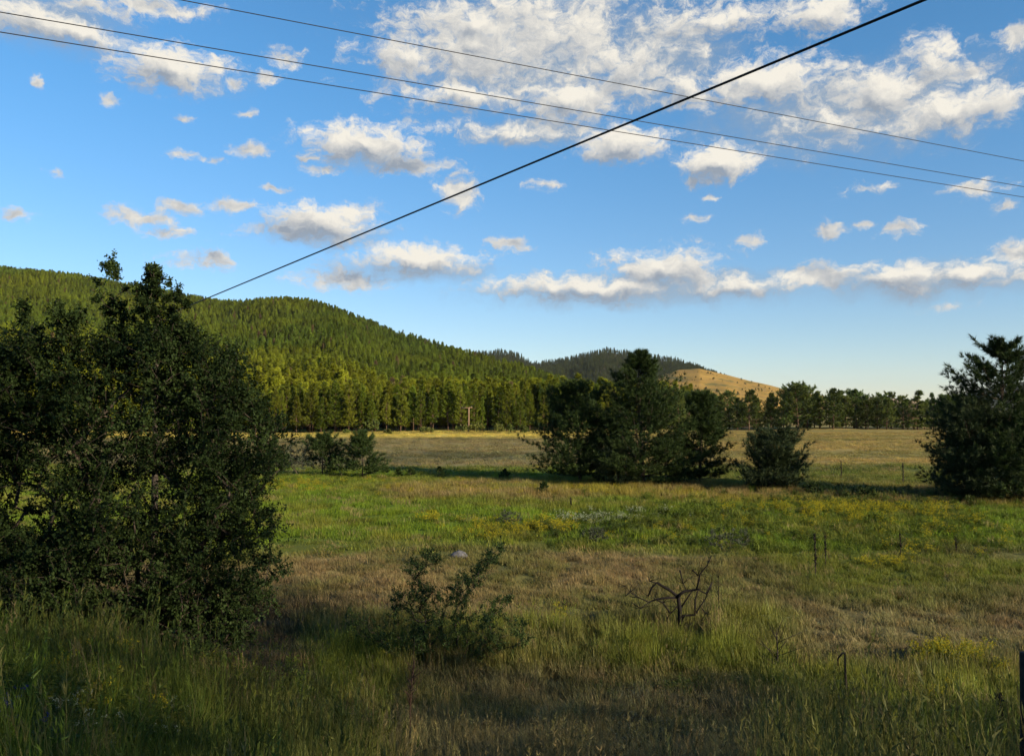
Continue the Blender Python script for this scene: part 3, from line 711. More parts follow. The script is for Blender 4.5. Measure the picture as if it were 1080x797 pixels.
def forest_on(hill, name, spacing, label, protos, umin, umax, tmax, scl, ymin=None, keep=None, limit=None):
    rng = np.random.default_rng(len(name)); pts = []
    y = (ymin or hill.y0)
    ycmax = float(np.max(hill.ycr(np.array([umin, 300., umax])))) * tmax
    while y < ycmax:
        x0, x1 = (umin - U0) / F * y, (umax - U0) / F * y
        n = int((x1 - x0) / spacing); xs = x0 + (np.arange(n) + rng.uniform(-.45, .45, n) + .5) * spacing
        ys = y + rng.uniform(-.5, .5, n) * spacing; pts.append(np.stack([xs, ys], 1)); y += spacing
    pts = np.concatenate(pts); U = U0 + F * pts[:, 0] / pts[:, 1]; T = (pts[:, 1] - hill.y0) / (hill.ycr(U) - hill.y0)
    k = (T < tmax) & (U > umin) & (U < umax)
    if keep is not None: k &= keep(U, T, pts[:, 0], pts[:, 1])
    pts = pts[k]; z = np.where(pts[:, 1] > hill.y0, hill.height(pts[:, 0], np.maximum(pts[:, 1], hill.y0 + .1)), -9)
    z = np.maximum(z, GZ(pts[:, 0], pts[:, 1])) - .1
    n = len(pts); s = scl * rng.uniform(.6, 1.25, n) * (.9 + .25 * fbm(pts[:, 0] / 40, pts[:, 1] / 40, 71))
    if scl < 1: s = s * np.interp((pts[:, 1] - hill.y0) / (hill.ycr(U0 + F * pts[:, 0] / pts[:, 1]) - hill.y0), [0, .1, .4], [1.06, 1.0, .80])
    S = np.stack([s * rng.uniform(.9, 1.2, n), s * rng.uniform(.9, 1.2, n), s], 1)
    R = np.stack([rng.normal(0, .03, n), rng.normal(0, .03, n), rng.uniform(0, 6.28, n)], 1)
    n1, n2 = fbm(pts[:, 0] / 70, pts[:, 1] / 90, 81), fbm(pts[:, 0] / 25, pts[:, 1] / 30, 83)
    T = np.clip((pts[:, 1] - hill.y0) / (hill.ycr(U0 + F * pts[:, 0] / pts[:, 1]) - hill.y0), 0, 1)
    f = np.clip(sstep(.12, .42, T) * .75 + (n1 - .5) * 1.6, 0, 1)[:, None]
    col = np.array([.142, .156, .010]) * (1 - f) + np.array([.078, .114, .014]) * f
    col = col * (.5 + 1.0 * rng.random((n, 1))) * (.65 + .7 * n2[:, None]); br = (rng.random(n) < .02)[:, None]; col = np.where(br, np.array([.11, .08, .04]), col)
    return scatter(name, np.column_stack([pts, z]), R, S, rng.integers(0, len(protos), n), protos, col, label=label, cat='forest', kind='stuff')

# the forest's front rows: single trees
def copies(trunk_src, crown_src, name, pos, rz, s, label, group, cat='tree', mats=None):
    t = empty(name, pos, label, cat, group); t.rotation_euler[2] = rz; t.scale = s
    for src, nm in ((trunk_src, 'trunk'), (crown_src, 'crown')):
        c = src.copy(); c.name = nm; COL.objects.link(c); c.parent = t
    return t
def srcs(parts, mat): 
    out = []
    for w, c in parts:
        a = w.build('trunk', M['pine_bark'], None, True, link=False); b = c.build('crown', M[mat], None, link=False); out.append((a, b))
    return out
FS, BS = srcs(FV, 'forest'), srcs(BV, 'belt_leaf')
rng = np.random.default_rng(77); front = []
y = 217.0
while len(front) < 232 and y < 262:
    x0, x1 = (150 - U0) / F * y, (640 - U0) / F * y
    n = int((x1 - x0) / 3.5)
    for k in range(n):
        x = x0 + (k + .5 + rng.uniform(-.45, .45)) * 3.5; yy = y + rng.uniform(-1.8, 1.8) + 3.5 * (fbm(np.array(x / 14), np.array(2.0), 5) - .5)
        if len(front) < 232: front.append((x, float(yy)))
    y += 3.4
FRONT_Y = y
for k, (x, yy) in enumerate(front):
    s = rng.uniform(.62, 1.04); z = float(GZ(x, yy)); 
    if yy > h_left.y0 + .2: z = max(z, float(h_left.height(np.array(x), np.array(yy))))
    a, b = FS[rng.integers(0, 5)]
    copies(a, b, 'pine_tree', (x, yy, z - .1), rng.uniform(0, 6.28), (s * rng.uniform(.78, 1.05), s * rng.uniform(.78, 1.05), s),
           'sunlit pine in the close front rows of the forest below the hill', 'pines along the front of the forest')
forest_on(h_left, 'pine_forest', 3.8, 'dense pine forest covering the left hill', PROTO, -400, 735, 1.04, .86, ymin=218,
          keep=lambda U, T, x, y: (y > FRONT_Y - 1) | (U < 148))
forest_on(h_far, 'distant_forest', 8.5, 'dark pine forest on the distant rounded hill', PROTO_FAR, 440, 800, 1.02, 1.05, ymin=1350,
          keep=lambda U, T, x, y: (U < 742) | (T > .93))

# scrub on the golden hillside: lines and spots
def scrub():
    rng = np.random.default_rng(3); pts = []
    for (u, t, n, su, stt) in [(800, .62, 60, 16, .03), (770, .80, 30, 22, .012), (752, .9, 40, 20, .01), (735, .42, 30, 25, .05), (720, .75, 20, 12, .02), (790, .4, 30, 20, .06), (700, .5, 60, 25, .08), (830, .75, 25, 10, .05), (760, .66, 14, 40, .1)]:
        pts += [(u + rng.normal(0, su), t + rng.normal(0, stt * .6)) for _ in range(n // 2)]
    pts = np.array(pts); x, y = h_gold.xy(pts[:, 0], np.clip(pts[:, 1], .05, .99)); z = h_gold.height(x, y) - .3
    n = len(x); s = .09 + .5 * rng.random(n) ** 2.5
    scatter('hillside_scrub', np.stack([x, y, z], 1), np.stack([0 * x, 0 * x, rng.uniform(0, 6, n)], 1), np.stack([s * 2.8, s * 2.0, s * .8], 1), rng.integers(0, 4, n), PROTO_FAR,
            label='dark scrub in lines and spots over the golden hillside', cat='scrub', kind='stuff')
scrub()

# the belt of trees along the far side of the meadow, right half
rng = np.random.default_rng(31); nb = 0
def belt_tree(u, y, s, v, label='round crowned tree in the belt along the far meadow', group='trees in the far belt', sx=1.0):
    x = (u - U0) / F * y; a, b = BS[v]; z = float(GZ(x, y)) - .1
    return copies(a, b, 'belt_tree', (x, y, z), rng.uniform(0, 6.28), (s * sx, s * sx, s), label, group)
for row, (y, st) in enumerate([(238, 13), (247, 14), (258, 15)]):
    u = 694 + row * 5
    while u < 1012:
        hh = np.interp(u, [694, 720, 780, 830, 850, 900, 940, 975, 1012], [1.1, 1.05, 1.05, 1.3, 1.35, 1.1, 1.05, .95, 1.0])
        gap = 955 < u < 985 and row == 0
        if not gap: belt_tree(u + rng.uniform(-3, 3), y + rng.uniform(-3, 3), hh * rng.uniform(.78, 1.12), int(rng.choice([0, 1, 2, 2, 0, 3])))
        u += st * rng.uniform(.75, 1.2)
belt_tree(716, 226, 1.15, 1, 'yellow green sunlit pine showing behind the slender meadow pine', None)
belt_tree(967, 236, 1.18, 3, 'dark narrow tree standing behind the pale dry bush', None, 1.3)
belt_tree(984, 238, 1.12, 3, 'thin dark spire shaped tree near the right end of the belt', None, .75)
belt_tree(1003, 236, 1.05, 1, 'dark tree closing the right end of the far belt', None, .9)
def dry_bush():
    b = gp(964, 453); r = np.random.default_rng(9); t = empty('dry_bush', b, 'pale leafless brown bush in the far tree belt', 'bush'); w = MB()
    for k in range(150):
        a = r.uniform(0, 6.28); L = r.uniform(3.5, 7.6); sp = r.uniform(.05, .40)
        p = np.array([0, 0, 0.]); d = np.array([math.cos(a) * sp, math.sin(a) * sp, 1]); f = np.linspace(0, 1, 4)[:, None]
        q = p + d * L * f + np.array([math.cos(a), math.sin(a), 0]) * (.4 * f ** 2 * r.uniform(0, 1.5)) + r.normal(0, .12, (4, 3)) * f
        w.tube(q, [.07, .055, .04, .02], 3)
    w.build('stem', M['pale_twig'], t)
dry_bush()
# bushes at the foot of the forest and of the belt
for k, (u, vb, vt, w, lab) in enumerate([(450, 456, 450, 14, 'bright yellow green low bush at the foot of the forest'), (503, 456, 445, 18, 'rounded green bush just right of the distant pole'), (526, 456, 446, 12, 'dark green bush second to the right of the distant pole'),
        (538, 456, 446, 7, 'slim pale green bush right of the distant pole'), (488, 455, 449, 16, 'low olive bush at the base of the distant pole'), (365, 457, 453, 6, 'tiny brownish bush on the golden strip'), (409, 458, 453, 8, 'small dark bush on the golden strip before the forest'),
        (553, 457, 448, 10, 'green bush at the end of the forest edge'), (392, 456, 441, 16, 'light green young tree before the dark forest edge'), (764, 453, 441, 14, 'bright green bush at the foot of the far belt'), (880, 452, 443, 12, 'bright bush under the belt beside the tall crowns'),
        (905, 452, 446, 8, 'low light bush in the middle of the belt foot'), (982, 452, 444, 10, 'light green bush right of the pale dry bush'), (850, 452, 444, 14, 'green bush below the tallest belt crowns'), (820, 452, 444, 12, 'green bush at the belt foot behind the lone pine'), (800, 452, 445, 10, 'small green bush left along the belt foot')]):
    meadow_shrub(u, vb, vt, w, lab, 200 + k, n=26, mat='bush_leaf', name='edge_bush', ll=.38, lw=.26, per=4, twigs=4, cat='bush')

# thin trees added out of view at the right to shade the near meadow
def added_shade_trees():
    r = np.random.default_rng(4); pts = []
    for row in range(1):
        for s in np.arange(-30, 9.5, 2.9):
            c = np.array([26.0 + row * 3.0, -9.0 - row * 2.3]) + s * np.array([.6, .8]) + r.normal(0, .8, 2); pts.append(c)
    pts = np.array([p for p in pts if not (p[1] > 0 and p[0] < p[1] * .66 + 8)]); n = len(pts)
    s = r.uniform(1.15, 1.6, n); z = GZ(pts[:, 0], np.maximum(pts[:, 1], .5))
    scatter('added_shade_trees', np.column_stack([pts, z - .1]), np.column_stack([0 * s, 0 * s, r.uniform(0, 6, n)]), np.column_stack([s * 1.35, s * 1.35, s]), r.integers(0, 2, n), THIN,
            label='unseen trees added to shade the near meadow', cat='woods', kind='stuff')
added_shade_trees()

# ------------------------------------------------------------------ grass and flowers
def tuft(name, n, rad, h, w, curve=.35, seed=0, seedheads=0):
    r = np.random.default_rng(seed); mb = MB()
    a = r.uniform(0, 6.28, n); rr = rad * np.sqrt(r.random(n)); b = np.stack([rr * np.cos(a), rr * np.sin(a), np.full(n, -.03)], 1)
    az = r.uniform(0, 6.28, n); hh = h * r.uniform(.45, 1.1, n); cv = curve * r.uniform(.1, 1.3, n)
    hd = np.stack([np.cos(az), np.sin(az), 0 * az], 1); sd = np.stack([-np.sin(az + r.normal(0, .6, n)), np.cos(az), 0 * az], 1)
    ww = w * r.uniform(.6, 1.2, n)
    def at(f): return b + hd * (hh * cv * f ** 2)[:, None] + np.array([0, 0, 1]) * (hh * f * (1 - .25 * cv * f))[:, None]
    V = [at(0) - sd * ww[:, None] * .5, at(0) + sd * ww[:, None] * .5, at(.5) + sd * ww[:, None] * .42, at(.5) - sd * ww[:, None] * .42, at(1.0)]
    v = np.stack(V, 1).reshape(-1, 3); i = np.arange(n)[:, None] * 5
    mb.add(v, i + np.array([0, 1, 2, 3]), i + np.array([3, 2, 4]))
    for k in range(seedheads):
        j = r.integers(0, n); top = at(1.0)[j] + np.array([0, 0, h * .25]); base = b[j]
        mid = (base + top) / 2 + r.normal(0, .02, 3)
        mb.tube([base, mid, top], [.002, .0018, .0012], 3)
        m = 10; f = r.uniform(.78, 1.02, m)[:, None]; c = base + (top - base) * f
        mb.spikes(c, np.array([0, 0, 1]) + r.normal(0, .45, (m, 3)), .055, .012)
    o = mb.build(name, M['grass'], link=False); o.use_fake_user = True; return o
def weed(name, n, h, seed, petal=None, heads=8, leaf=(.07, .022), head_r=.05, plume=False, petal_l=.016):
    r = np.random.default_rng(seed); mb, fl = MB(), MB()
    for k in range(n):
        a = r.uniform(0, 6.28); b = np.array([math.cos(a), math.sin(a), 0]) * r.uniform(0, .16); top = b + np.array([r.normal(0, .1), r.normal(0, .1), h * r.uniform(.65, 1.1)])
        f = np.linspace(0, 1, 4)[:, None]; pts = b + (top - b) * f + r.normal(0, .012, (4, 3)) * f; mb.tube(pts, [.004, .0035, .003, .002], 3)
        m = 26; ff = r.uniform(.05, .95, m)[:, None]; c = b + (top - b) * ff; d = r.normal(0, 1, (m, 3)); d[:, 2] = np.abs(d[:, 2]) * .5
        mb.leaves(c, d, np.array([0, 0, 1]) + r.normal(0, .3, (m, 3)), leaf[0] * r.uniform(.6, 1.3, m), leaf[1])
        if petal:
            for q in range(heads):
                hc = top + (np.array([r.normal(0, head_r), r.normal(0, head_r), -abs(r.normal(0, head_r * (2.2 if plume else .6)))]))
                mm = 9; fl.leaves(hc + r.normal(0, .010, (mm, 3)), r.normal(0, 1, (mm, 3)) + np.array([0, 0, .7]), r.normal(0, 1, (mm, 3)), petal_l, petal_l * .7)
    vs = mb.v + fl.v; nq, nt = sum(map(len, mb.q)), sum(map(len, mb.t))
    q = np.concatenate(mb.q + [x + mb.n for x in fl.q]); t = np.concatenate(mb.t)
    o = mk(name, np.concatenate(vs), [q, t], M['grass'], link=False); o.use_fake_user = True
    if petal:
        o.data.materials.append(M[petal]); mi = np.zeros(len(o.data.polygons), np.int32); mi[nq:len(q)] = 1; o.data.polygons.foreach_set('material_index', mi)
    return o
TUFTS = [tuft('grass_tuft', 70, .24, .5, .009, .5, 1), tuft('grass_tuft', 80, .26, .42, .008, .8, 2), tuft('grass_tuft', 60, .22, .56, .008, .35, 3, 5), tuft('grass_tuft', 75, .28, .36, .010, 1.0, 4), tuft('grass_tuft', 50, .2, .6, .007, .4, 5, 9)]
MIDS = [tuft('meadow_tuft', 80, .26, .5, .016, .5, 1), tuft('meadow_tuft', 85, .28, .44, .015, .8, 2), tuft('meadow_tuft', 80, .26, .56, .014, .35, 3, 4)]
CLUMPS = [tuft('grass_clump', 110, .6, .5, .022, .6, 6), tuft('grass_clump', 100, .6, .42, .026, .9, 7), tuft('grass_clump', 90, .5, .55, .02, .4, 8)]
WEEDS = [weed('leafy_weed', 6, .5, 1), weed('leafy_weed', 8, .42, 2, leaf=(.09, .035)), weed('leafy_weed', 5, .6, 3, leaf=(.06, .03))]
BROAD = [weed('broad_weed', 9, .5, 4, leaf=(.10, .04)), weed('broad_weed', 9, .6, 5, leaf=(.12, .03))]

def fill(y0, y1, dens, rng, side=4.0):
    area = 0; n = int(dens * (y1 - y0) * ((y0 + y1) * .62 + 2 * side) )
    y = rng.uniform(y0, y1, n); hw = .62 * y + side; hmax = .62 * y1 + side
    x = rng.uniform(-hmax, hmax, n); k = np.abs(x) < hw; return x[k], y[k]
def put_grass():
    rng = np.random.default_rng(99); L = []
    for (a, b, d, sz, kind) in [(3.2, 15, 26, 1.0, 0), (15, 34, 13, 1.05, 2), (34, 78, 3.0, 1.0, 1), (78, 216, .75, 1.7, 1)]:
        x, y = fill(a, b, d, rng); c, h = zone(x, y); n = len(x)
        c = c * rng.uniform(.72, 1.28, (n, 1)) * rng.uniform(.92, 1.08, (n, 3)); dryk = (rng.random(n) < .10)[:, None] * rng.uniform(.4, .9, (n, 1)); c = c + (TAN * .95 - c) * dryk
        s = rng.uniform(.8, 1.25, n) * sz; sz_ = h / .48 * rng.uniform(.75, 1.25, n)
        if kind == 1: sz_ *= np.where(y > 78, 1.05, 1.0)
        vid = rng.integers(0, 5, n) if kind == 0 else (5 if kind == 1 else 8) + rng.integers(0, 3, n)
        seed_ok = h > .33
        if kind == 0: vid = np.where(~seed_ok & ((vid == 2) | (vid == 4)), 1, vid)
        L.append((np.stack([x, y, GZ(x, y)], 1), np.stack([rng.normal(0, .12, n), rng.normal(0, .12, n), rng.uniform(0, 6.28, n)], 1), np.stack([s, s, sz_], 1), vid, c))
    A = [np.concatenate([l[k] for l in L]) for k in range(5)]
    scatter('grass', A[0], A[1], A[2], A[3], TUFTS + CLUMPS + MIDS, A[4], label='long and short meadow grass, green and dry, over the whole field', cat='grass', kind='stuff')
    # leafy weeds: lush belt, embankment at left, around the bushes
    L = []
    def patch(u, v, su, sv, n, sc, proto, col):
        uu = rng.normal(u, su, n); vv = rng.normal(v, sv, n); pts = gps(uu, np.maximum(vv, 446))
        s = sc * rng.uniform(.6, 1.25, n); c = np.array(col) * rng.uniform(.7, 1.3, (n, 1))
        L.append((pts, np.stack([rng.normal(0, .1, n), rng.normal(0, .1, n), rng.uniform(0, 6.28, n)], 1), np.stack([s, s, s], 1), rng.choice(proto, n), c))
    G1, G2, G3 = (.105, .140, .018), (.075, .100, .020), (.15, .16, .022)
    patch(860, 545, 120, 14, 420, .85, [3, 4], G1); patch(650, 556, 45, 9, 240, .8, [3, 4, 1], G2); patch(980, 550, 70, 16, 220, .85, [3, 4], G1); patch(930, 527, 60, 5, 160, 1.1, [3, 4], G2)
    patch(740, 545, 40, 10, 160, 1.0, [3, 4], G1); patch(530, 562, 30, 5, 120, .8, [1, 2], G3); patch(920, 575, 100, 8, 240, .9, [0, 1, 2], G1)
    patch(140, 735, 70, 30, 220, .8, [0, 1, 2], G3); patch(220, 700, 45, 18, 120, .8, [0, 1, 2], G2); patch(300, 745, 30, 22, 90, .8, [0, 1, 2], G1); patch(90, 760, 60, 20, 100, .7, [0, 1, 2], G2)
    patch(560, 695, 45, 10, 70, .7, [0, 1, 2], G2); patch(700, 680, 40, 8, 70, .7, [0, 1, 2], G2); patch(860, 740, 110, 25, 130, .8, [0, 1, 2], G2); patch(60, 690, 50, 30, 80, .8, [0, 2], G2)
    A = [np.concatenate([l[k] for l in L]) for k in range(5)]
    scatter('weeds', A[0], A[1], A[2], A[3], WEEDS + BROAD, A[4], label='leafy green weeds in patches among the grass', cat='weeds', kind='stuff')
    # yellow flowers
    YF = [weed('yellow_flower', 6, .6, 11, 'yellow_petal', 7, plume=True, petal_l=.018), weed('yellow_flower', 5, .5, 12, 'yellow_petal', 7, petal_l=.02), weed('yellow_flower', 8, .55, 13, 'yellow_petal', 6, head_r=.09, petal_l=.022)]
    L = []
    patch(900, 540, 55, 3.5, 130, 1.0, [2], G1); patch(850, 545, 60, 6, 60, .9, [2], G1); patch(525, 560, 22, 5, 46, .9, [2], G3); patch(585, 556, 14, 5, 24, .9, [2], G3); patch(440, 516, 60, 4, 50, .9, [2], G3); patch(456, 549, 6, 2, 8, 1, [2], G1)
    patch(310, 515, 30, 4, 40, .9, [2], G3); patch(985, 700, 14, 4, 40, .9, [0], G1); patch(1020, 705, 12, 5, 26, .9, [0], G1); patch(1052, 712, 5, 6, 8, .8, [0], G1); patch(994, 748, 6, 4, 5, .7, [0], G1)
    patch(940, 598, 14, 3, 22, .8, [1], G1); patch(590, 655, 5, 4, 6, .7, [1], G1); patch(690, 560, 90, 10, 40, .8, [2], G1); patch(640, 520, 50, 4, 30, .8, [2], G3)
    patch(105, 705, 22, 14, 12, .8, [1], G3); patch(170, 745, 50, 16, 14, .7, [1], G3); patch(990, 560, 50, 12, 50, .9, [2], G1); patch(560, 515, 60, 4, 40, .8, [2], G3); patch(640, 500, 60, 3, 18, .8, [2], G3)
    A = [np.concatenate([l[k] for l in L]) for k in range(5)]
    scatter('yellow_wildflowers', A[0], A[1], A[2], A[3], YF, A[4], label='yellow wildflowers growing in drifts through the meadow', cat='wildflowers', kind='stuff')
    WF = [weed('white_flower', 5, .45, 21, 'white_petal', 3, petal_l=.018, head_r=.06), weed('white_flower', 7, .6, 22, 'white_petal', 5, head_r=.12, petal_l=.026)]
    L = []
    patch(640, 549, 28, 3, 26, .8, [1], G2); patch(600, 552, 16, 2, 9, 1.0, [1], G2); patch(700, 545, 25, 3, 7, .9, [1], G2); patch(725, 686, 12, 5, 16, .6, [0], G2); patch(145, 765, 70, 18, 26, .7, [0], G2); patch(190, 745, 20, 8, 18, .6, [0], G2); patch(700, 752, 30, 10, 20, .5, [0], (.07, .05, .03)); patch(840, 660, 60, 8, 8, .6, [0], G2)
    A = [np.concatenate([l[k] for l in L]) for k in range(5)]
    scatter('white_wildflowers', A[0], A[1], A[2], A[3], WF, A[4], label='small white wildflowers in patches among green weeds', cat='wildflowers', kind='stuff')
    L = []; BF = [weed('blue_flower', 4, .5, 31, 'blue_petal', 4, petal_l=.03, head_r=.05)]
    patch(2, 782, 4, 8, 3, .7, [0], G2)
    A = [np.concatenate([l[k] for l in L]) for k in range(5)]
    scatter('blue_wildflowers', A[0], A[1], A[2], A[3], BF, A[4], label='violet blue wildflowers in the bottom left corner', cat='wildflowers', kind='stuff')
    L = []; DF = [weed('dry_weed', 12, .30, 41, 'white_petal', 2, leaf=(.03, .012), petal_l=.010, head_r=.05), weed('dry_weed', 14, .34, 42, None, leaf=(.035, .014))]
    patch(690, 760, 34, 14, 130, .9, [0, 1, 1], (.055, .046, .024)); patch(610, 750, 30, 14, 60, .8, [1], (.075, .068, .03)); patch(860, 690, 40, 10, 30, .8, [1], (.05, .05, .03)); patch(720, 672, 20, 6, 30, 1.0, [1], (.04, .035, .02)); patch(230, 690, 40, 14, 60, 1.1, [1], (.07, .045, .03))
    A = [np.concatenate([l[k] for l in L]) for k in range(5)]
    scatter('dry_weeds', A[0], A[1], A[2], A[3], DF, A[4], label='low brown dried weeds with pale seeds in the near meadow', cat='weeds', kind='stuff')
put_grass()

# ------------------------------------------------------------------ small things in the near meadow
def dead_bush():
    y = 23.3; r = np.random.default_rng(2); b = P(717, 662, y); b[2] = float(GZ(b[0], b[1])) - .05
    t = empty('dead_bush', b, 'leafless black dead bush with crooked branches above the tall grass', 'bush'); w = MB()
    for px, r0 in [([(717, 668), (716, 643), (715, 629), (707, 623), (693, 614), (687, 620), (684, 628)], .05), ([(715, 630), (702, 631), (691, 632), (684, 635), (673, 630), (666, 629)], .028), ([(707, 646), (699, 635), (691, 632)], .022), ([(673, 630), (665, 624), (660, 628)], .012),
                   ([(684, 635), (676, 640), (668, 637)], .012), ([(715, 629), (722, 624), (736, 621), (744, 626), (751, 613)], .036), ([(718, 601), (721, 615), (724, 624)], .016), ([(736, 621), (738, 606), (746, 595), (750, 586)], .02), ([(730, 601), (737, 607)], .012),
                   ([(717, 657), (721, 649), (732, 648), (738, 640), (743, 632)], .032), ([(733, 647), (733, 632), (736, 621)], .024), ([(716, 643), (725, 630), (730, 622)], .022), ([(751, 613), (748, 622), (742, 634)], .014), ([(693, 614), (684, 613)], .01), ([(702, 655), (707, 646), (714, 640)], .02), ([(740, 640), (744, 646), (741, 655)], .012)]:
        dy = r.normal(0, .10); r0 *= 1.15; pts = [P(u + r.normal(0, .5), v + r.normal(0, .5), y + dy * k / len(px) + r.normal(0, .03)) - b for k, (u, v) in enumerate(px)]
        f = np.linspace(0, 1, len(pts)); w.tube(pts, np.maximum(r0 * 1.15 * (1 - .72 * f), .014), 6)
        for q in range(6):
            j = r.integers(1, len(pts)); p0 = pts[j]; d = r.normal(0, .14, 3) + np.array([0, 0, .12]); w.tube([p0, p0 + d * .6, p0 + d * 1.3 + r.normal(0, .05, 3)], [.009, .006, .003], 4)
    w.build('branches', M['dead_wood'], t, True)
dead_bush()
def stalk(name, u, vb, vt, y, label, rad, mat, cat, twigs=0, bend=.05, tl=.2, seed=0, hook=False, knobs=0, spread=.5, lo=.4):
    r = np.random.default_rng(seed); top = P(u, vt, y); x = top[0]; z = float(GZ(x, y)) - .08; b = np.array([x, y, z])
    t = empty(name, b, label, cat); w = MB(); H = top[2] - z
    f = np.linspace(0, 1, 6); pts = np.stack([bend * np.sin(f * 3) * H * .3, 0 * f, f * H], 1)
    w.tube(pts, rad * (1 - .5 * f), 6)
    if hook: w.tube([pts[-1], pts[-1] + np.array([-.06, 0, -.02]), pts[-1] + np.array([-.13, .02, -.12]), pts[-1] + np.array([-.11, .03, -.26])], [rad * .6, rad * .6, rad * .5, rad * .3], 5)
    for k in range(twigs):
        g = r.uniform(lo, 1.0); p0 = np.array([np.interp(g, f, pts[:, i]) for i in range(3)]); d = r.normal(0, spread, 3); d[2] = abs(d[2]) + .5
        L = tl * r.uniform(.5, 1.2); w.tube([p0, p0 + d * L * .5, p0 + d * L + r.normal(0, .02, 3)], [rad * .35, rad * .28, rad * .12], 3)
    w.build('stem', M[mat], t, True)
    if knobs:
        m = MB(); c = []
        for k in range(knobs):
            g = r.uniform(lo, 1.0); p0 = np.array([np.interp(g, f, pts[:, i]) for i in range(3)]) + r.normal(0, rad * .8, 3); c.append(p0)
        c = np.repeat(np.array(c), 8, 0); m.leaves(c, r.normal(0, 1, (len(c), 3)), r.normal(0, 1, (len(c), 3)), .045, .03); m.build('seed_head', M[mat], t)
    return t
stalk('bent_stake', 891, 757, 688, 16.4, 'thin dark stake with a bent hooked top in the green grass', .032, 'dark_stalk', 'stake', hook=True, bend=.02, seed=1)
stalk('dried_stalk', 1054, 795, 731, 13.0, 'dark dried flower stalk near the post at the right edge', .022, 'dark_stalk', 'plant', knobs=30, lo=.2, seed=2)
stalk('dead_sapling', 819, 700, 668, 19.5, 'small dead sapling with bare twigs between the dead bush and stake', .026, 'dark_stalk', 'sapling', twigs=16, tl=.55, seed=3, lo=.3)
stalk('dead_sapling', 757, 655, 608, 24.5, 'thin bare twiggy sapling right behind the black dead bush', .014, 'dead_wood', 'sapling', twigs=26, tl=.4, seed=4, lo=.35, spread=.3)
stalk('dried_stalk', 437, 800, 700, 10.2, 'tall reddish brown dry stalk with fine twigs in front of the shrub', .012, 'dry_stalk', 'plant', twigs=60, tl=.22, seed=5, lo=.62, spread=.35, bend=-.12)
stalk('dark_stalk', 859, 606, 562, 31.0, 'tall blackish seed stalk standing in the lush green weeds', .022, 'dark_stalk', 'plant', knobs=60, lo=.3, twigs=6, tl=.2, seed=6)
stalk('dark_stalk', 870, 592, 564, 33.0, 'shorter blackish seed stalk right beside the tallest one', .02, 'dark_stalk', 'plant', knobs=40, lo=.4, twigs=6, tl=.2, seed=7)
stalk('dark_stalk', 949, 585, 563, 35.0, 'dark forked seed stalk above the small yellow flower patch', .02, 'dark_stalk', 'plant', knobs=30, lo=.5, twigs=10, tl=.3, seed=8)
stalk('dark_stalk', 1008, 580, 566, 36.0, 'dark bushy seed stalk low before the right pines', .02, 'dark_stalk', 'plant', knobs=30, lo=.3, twigs=10, tl=.25, seed=9)
stalk('dark_stalk', 602, 540, 524, 52.0, 'dark stalk in the straw coloured grass below the middle pines', .03, 'dark_stalk', 'plant', knobs=40, lo=.3, twigs=6, tl=.25, seed=10)
stalk('dark_stalk', 887, 500, 486, 72.0, 'dark thistle stalk on the far golden grass', .04, 'dark_stalk', 'plant', knobs=40, lo=.3, twigs=6, tl=.3, seed=11)
stalk('mullein', 952, 505, 488, 68.0, 'grey green upright mullein in the far meadow', .05, 'dark_stalk', 'plant', knobs=60, lo=.1, twigs=4, tl=.3, seed=12)
def rock():
    b = gp(484, 589); r = np.random.default_rng(6); bm = MB(); n, m = 14, 9
    th = np.linspace(0, 2 * math.pi, n, endpoint=False); ph = np.linspace(-.5 * math.pi, .5 * math.pi, m)
    TH, PH = np.meshgrid(th, ph); k = 1 + .35 * (fbm(np.cos(TH) * np.cos(PH) * 1.6 + 5, np.sin(TH) * np.cos(PH) * 1.6 + PH, 8) - .5)
    v = np.stack([.34 * k * np.cos(TH) * np.cos(PH), .26 * k * np.sin(TH) * np.cos(PH), .16 + .21 * k * np.sin(PH)], -1).reshape(-1, 3)
    i = np.arange(m - 1)[:, None] * n; j = np.arange(n)[None]; j2 = (j + 1) % n
    o = mk('rock', v, [np.stack([i + j, i + j2, i + n + j2, i + n + j], -1).reshape(-1, 4)], M['stone']); o.location = b
    tag(o, 'grey boulder lying in the dry grass behind the shrub', 'rock')
rock()
def post():
    x = P(1079, 690, 6.0)[0] + .022; z = float(GZ(x, 6.0)) - .3; top = P(1079, 688, 6.0)[2]
    w = MB(); h = top - z; f = np.linspace(0, 1, 5); w.tube(np.stack([.004 * np.sin(f * 9), 0 * f, f * h], 1), [.05, .049, .048, .047, .044], 12)
    o = w.build('fence_post', M['dark_stalk'], None); o.location = (x, 6.0, z); tag(o, 'dark upright post cut off by the right edge of the frame', 'post')
post()

# ------------------------------------------------------------------ poles and wires
def far_pole():
    b = gp(493, 456); b[1] = 212; b[0] = (494 - U0) / F * 212; b[2] = float(GZ(b[0], b[1])) - .2
    t = empty('utility_pole', b, 'distant pale wooden pole with a crossarm before the forest', 'pole'); h = hpx(27, b)
    w = MB(); w.tube([[0, 0, 0], [0.1, 0, h * .5], [.12, 0, h]], [.24, .21, .18], 8); w.build('post', M['pole_wood'], t, True)
    w = MB(); w.tube([[-1.7, 0, h * .955], [1.0, 0, h * .985]], [.13, .13], 6); w.build('crossarm', M['pole_wood'], t)
    for q in (-1.5, -.7, .8):
        w = MB(); zz = h * .955 + (q + 1.7) / 2.7 * h * .03; w.tube([[q, 0, zz + .1], [q, 0, zz + .25], [q, 0, zz + .4]], [.05, .09, .05], 6); w.build('insulator', M['stone'], t)
far_pole()
A_, B_ = P(975, 0, 8.0), P(166, 336.4, 25.8)
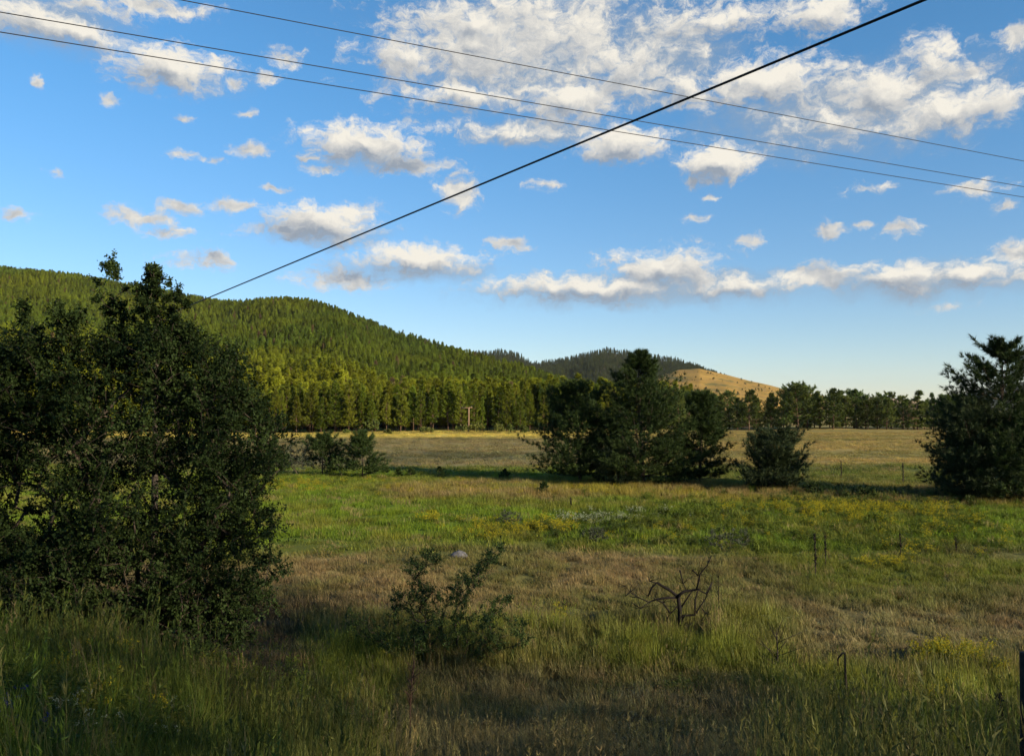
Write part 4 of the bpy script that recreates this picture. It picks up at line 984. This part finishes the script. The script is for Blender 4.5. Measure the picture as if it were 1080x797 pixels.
def near_pole():
    b = np.array([B_[0], B_[1], 0]); b[2] = float(GZ(b[0], b[1])) - .3; h = B_[2] - b[2] + .15
    t = empty('utility_pole', b, 'wooden pole hidden behind the big tree where the black cable ends', 'pole')
    w = MB(); w.tube([[0, 0, 0], [0, 0, h * .5], [0, 0, h]], [.11, .10, .085], 9); w.build('post', M['bark'], t, True)
    w = MB(); w.tube([[.02, -.12, h - .16], [.05, -.3, h - .15]], [.03, .02], 6); w.build('hook', M['metal'], t)
near_pole()
def wire(name, a, b, e0, e1, rad, label, sag=0.0, group=None):
    f = np.linspace(-e0, 1 + e1, 60)[:, None]; pts = a + (b - a) * f; pts[:, 2] -= sag * 4 * (f * (1 - f))[:, 0]
    w = MB(); w.tube(pts - a, rad, 6); o = w.build(name, M['wire'], None, True); o.location = a; tag(o, label, 'power line', group)
wire('power_cable', A_, B_, .9, 0, .0145, 'thick black cable running up from the left tree to the top right')
wire('power_line', P(190, 0, 27), P(1080, 170, 44), 1.2, 1.2, .0150, 'uppermost of the three thin parallel overhead wires')
wire('power_line', P(0, 13, 25), P(1080, 197, 44), .8, 1.2, .0150, 'middle one of the three thin parallel overhead wires')
wire('power_line', P(0, 34, 25), P(1080, 208, 44), .8, 1.2, .0150, 'lowest of the three thin parallel overhead wires')

# ------------------------------------------------------------------ the evening air
def haze():
    x0, x1, y0, y1, z0, z1 = -3500, 4500, -300, 12500, -8, 420
    v = np.array([[x, y, z] for z in (z0, z1) for y in (y0, y1) for x in (x0, x1)], float)
    f = np.array([[0, 2, 3, 1], [4, 5, 7, 6], [0, 1, 5, 4], [2, 6, 7, 3], [0, 4, 6, 2], [1, 3, 7, 5]])
    m = bpy.data.materials.new('haze'); m.use_nodes = True; m.node_tree.nodes.clear(); N = NT(m.node_tree)
    pv = N.n('ShaderNodeVolumePrincipled'); pv.inputs['Color'].default_value = (.80, .88, 1.0, 1); pv.inputs['Density'].default_value = 1.9e-5; pv.inputs['Anisotropy'].default_value = .2
    o = N.n('ShaderNodeOutputMaterial'); m.node_tree.links.new(pv.outputs[0], o.inputs['Volume'])
    tag(mk('haze', v, [f], m), 'thin evening haze over the valley', 'haze', kind='stuff')
haze()
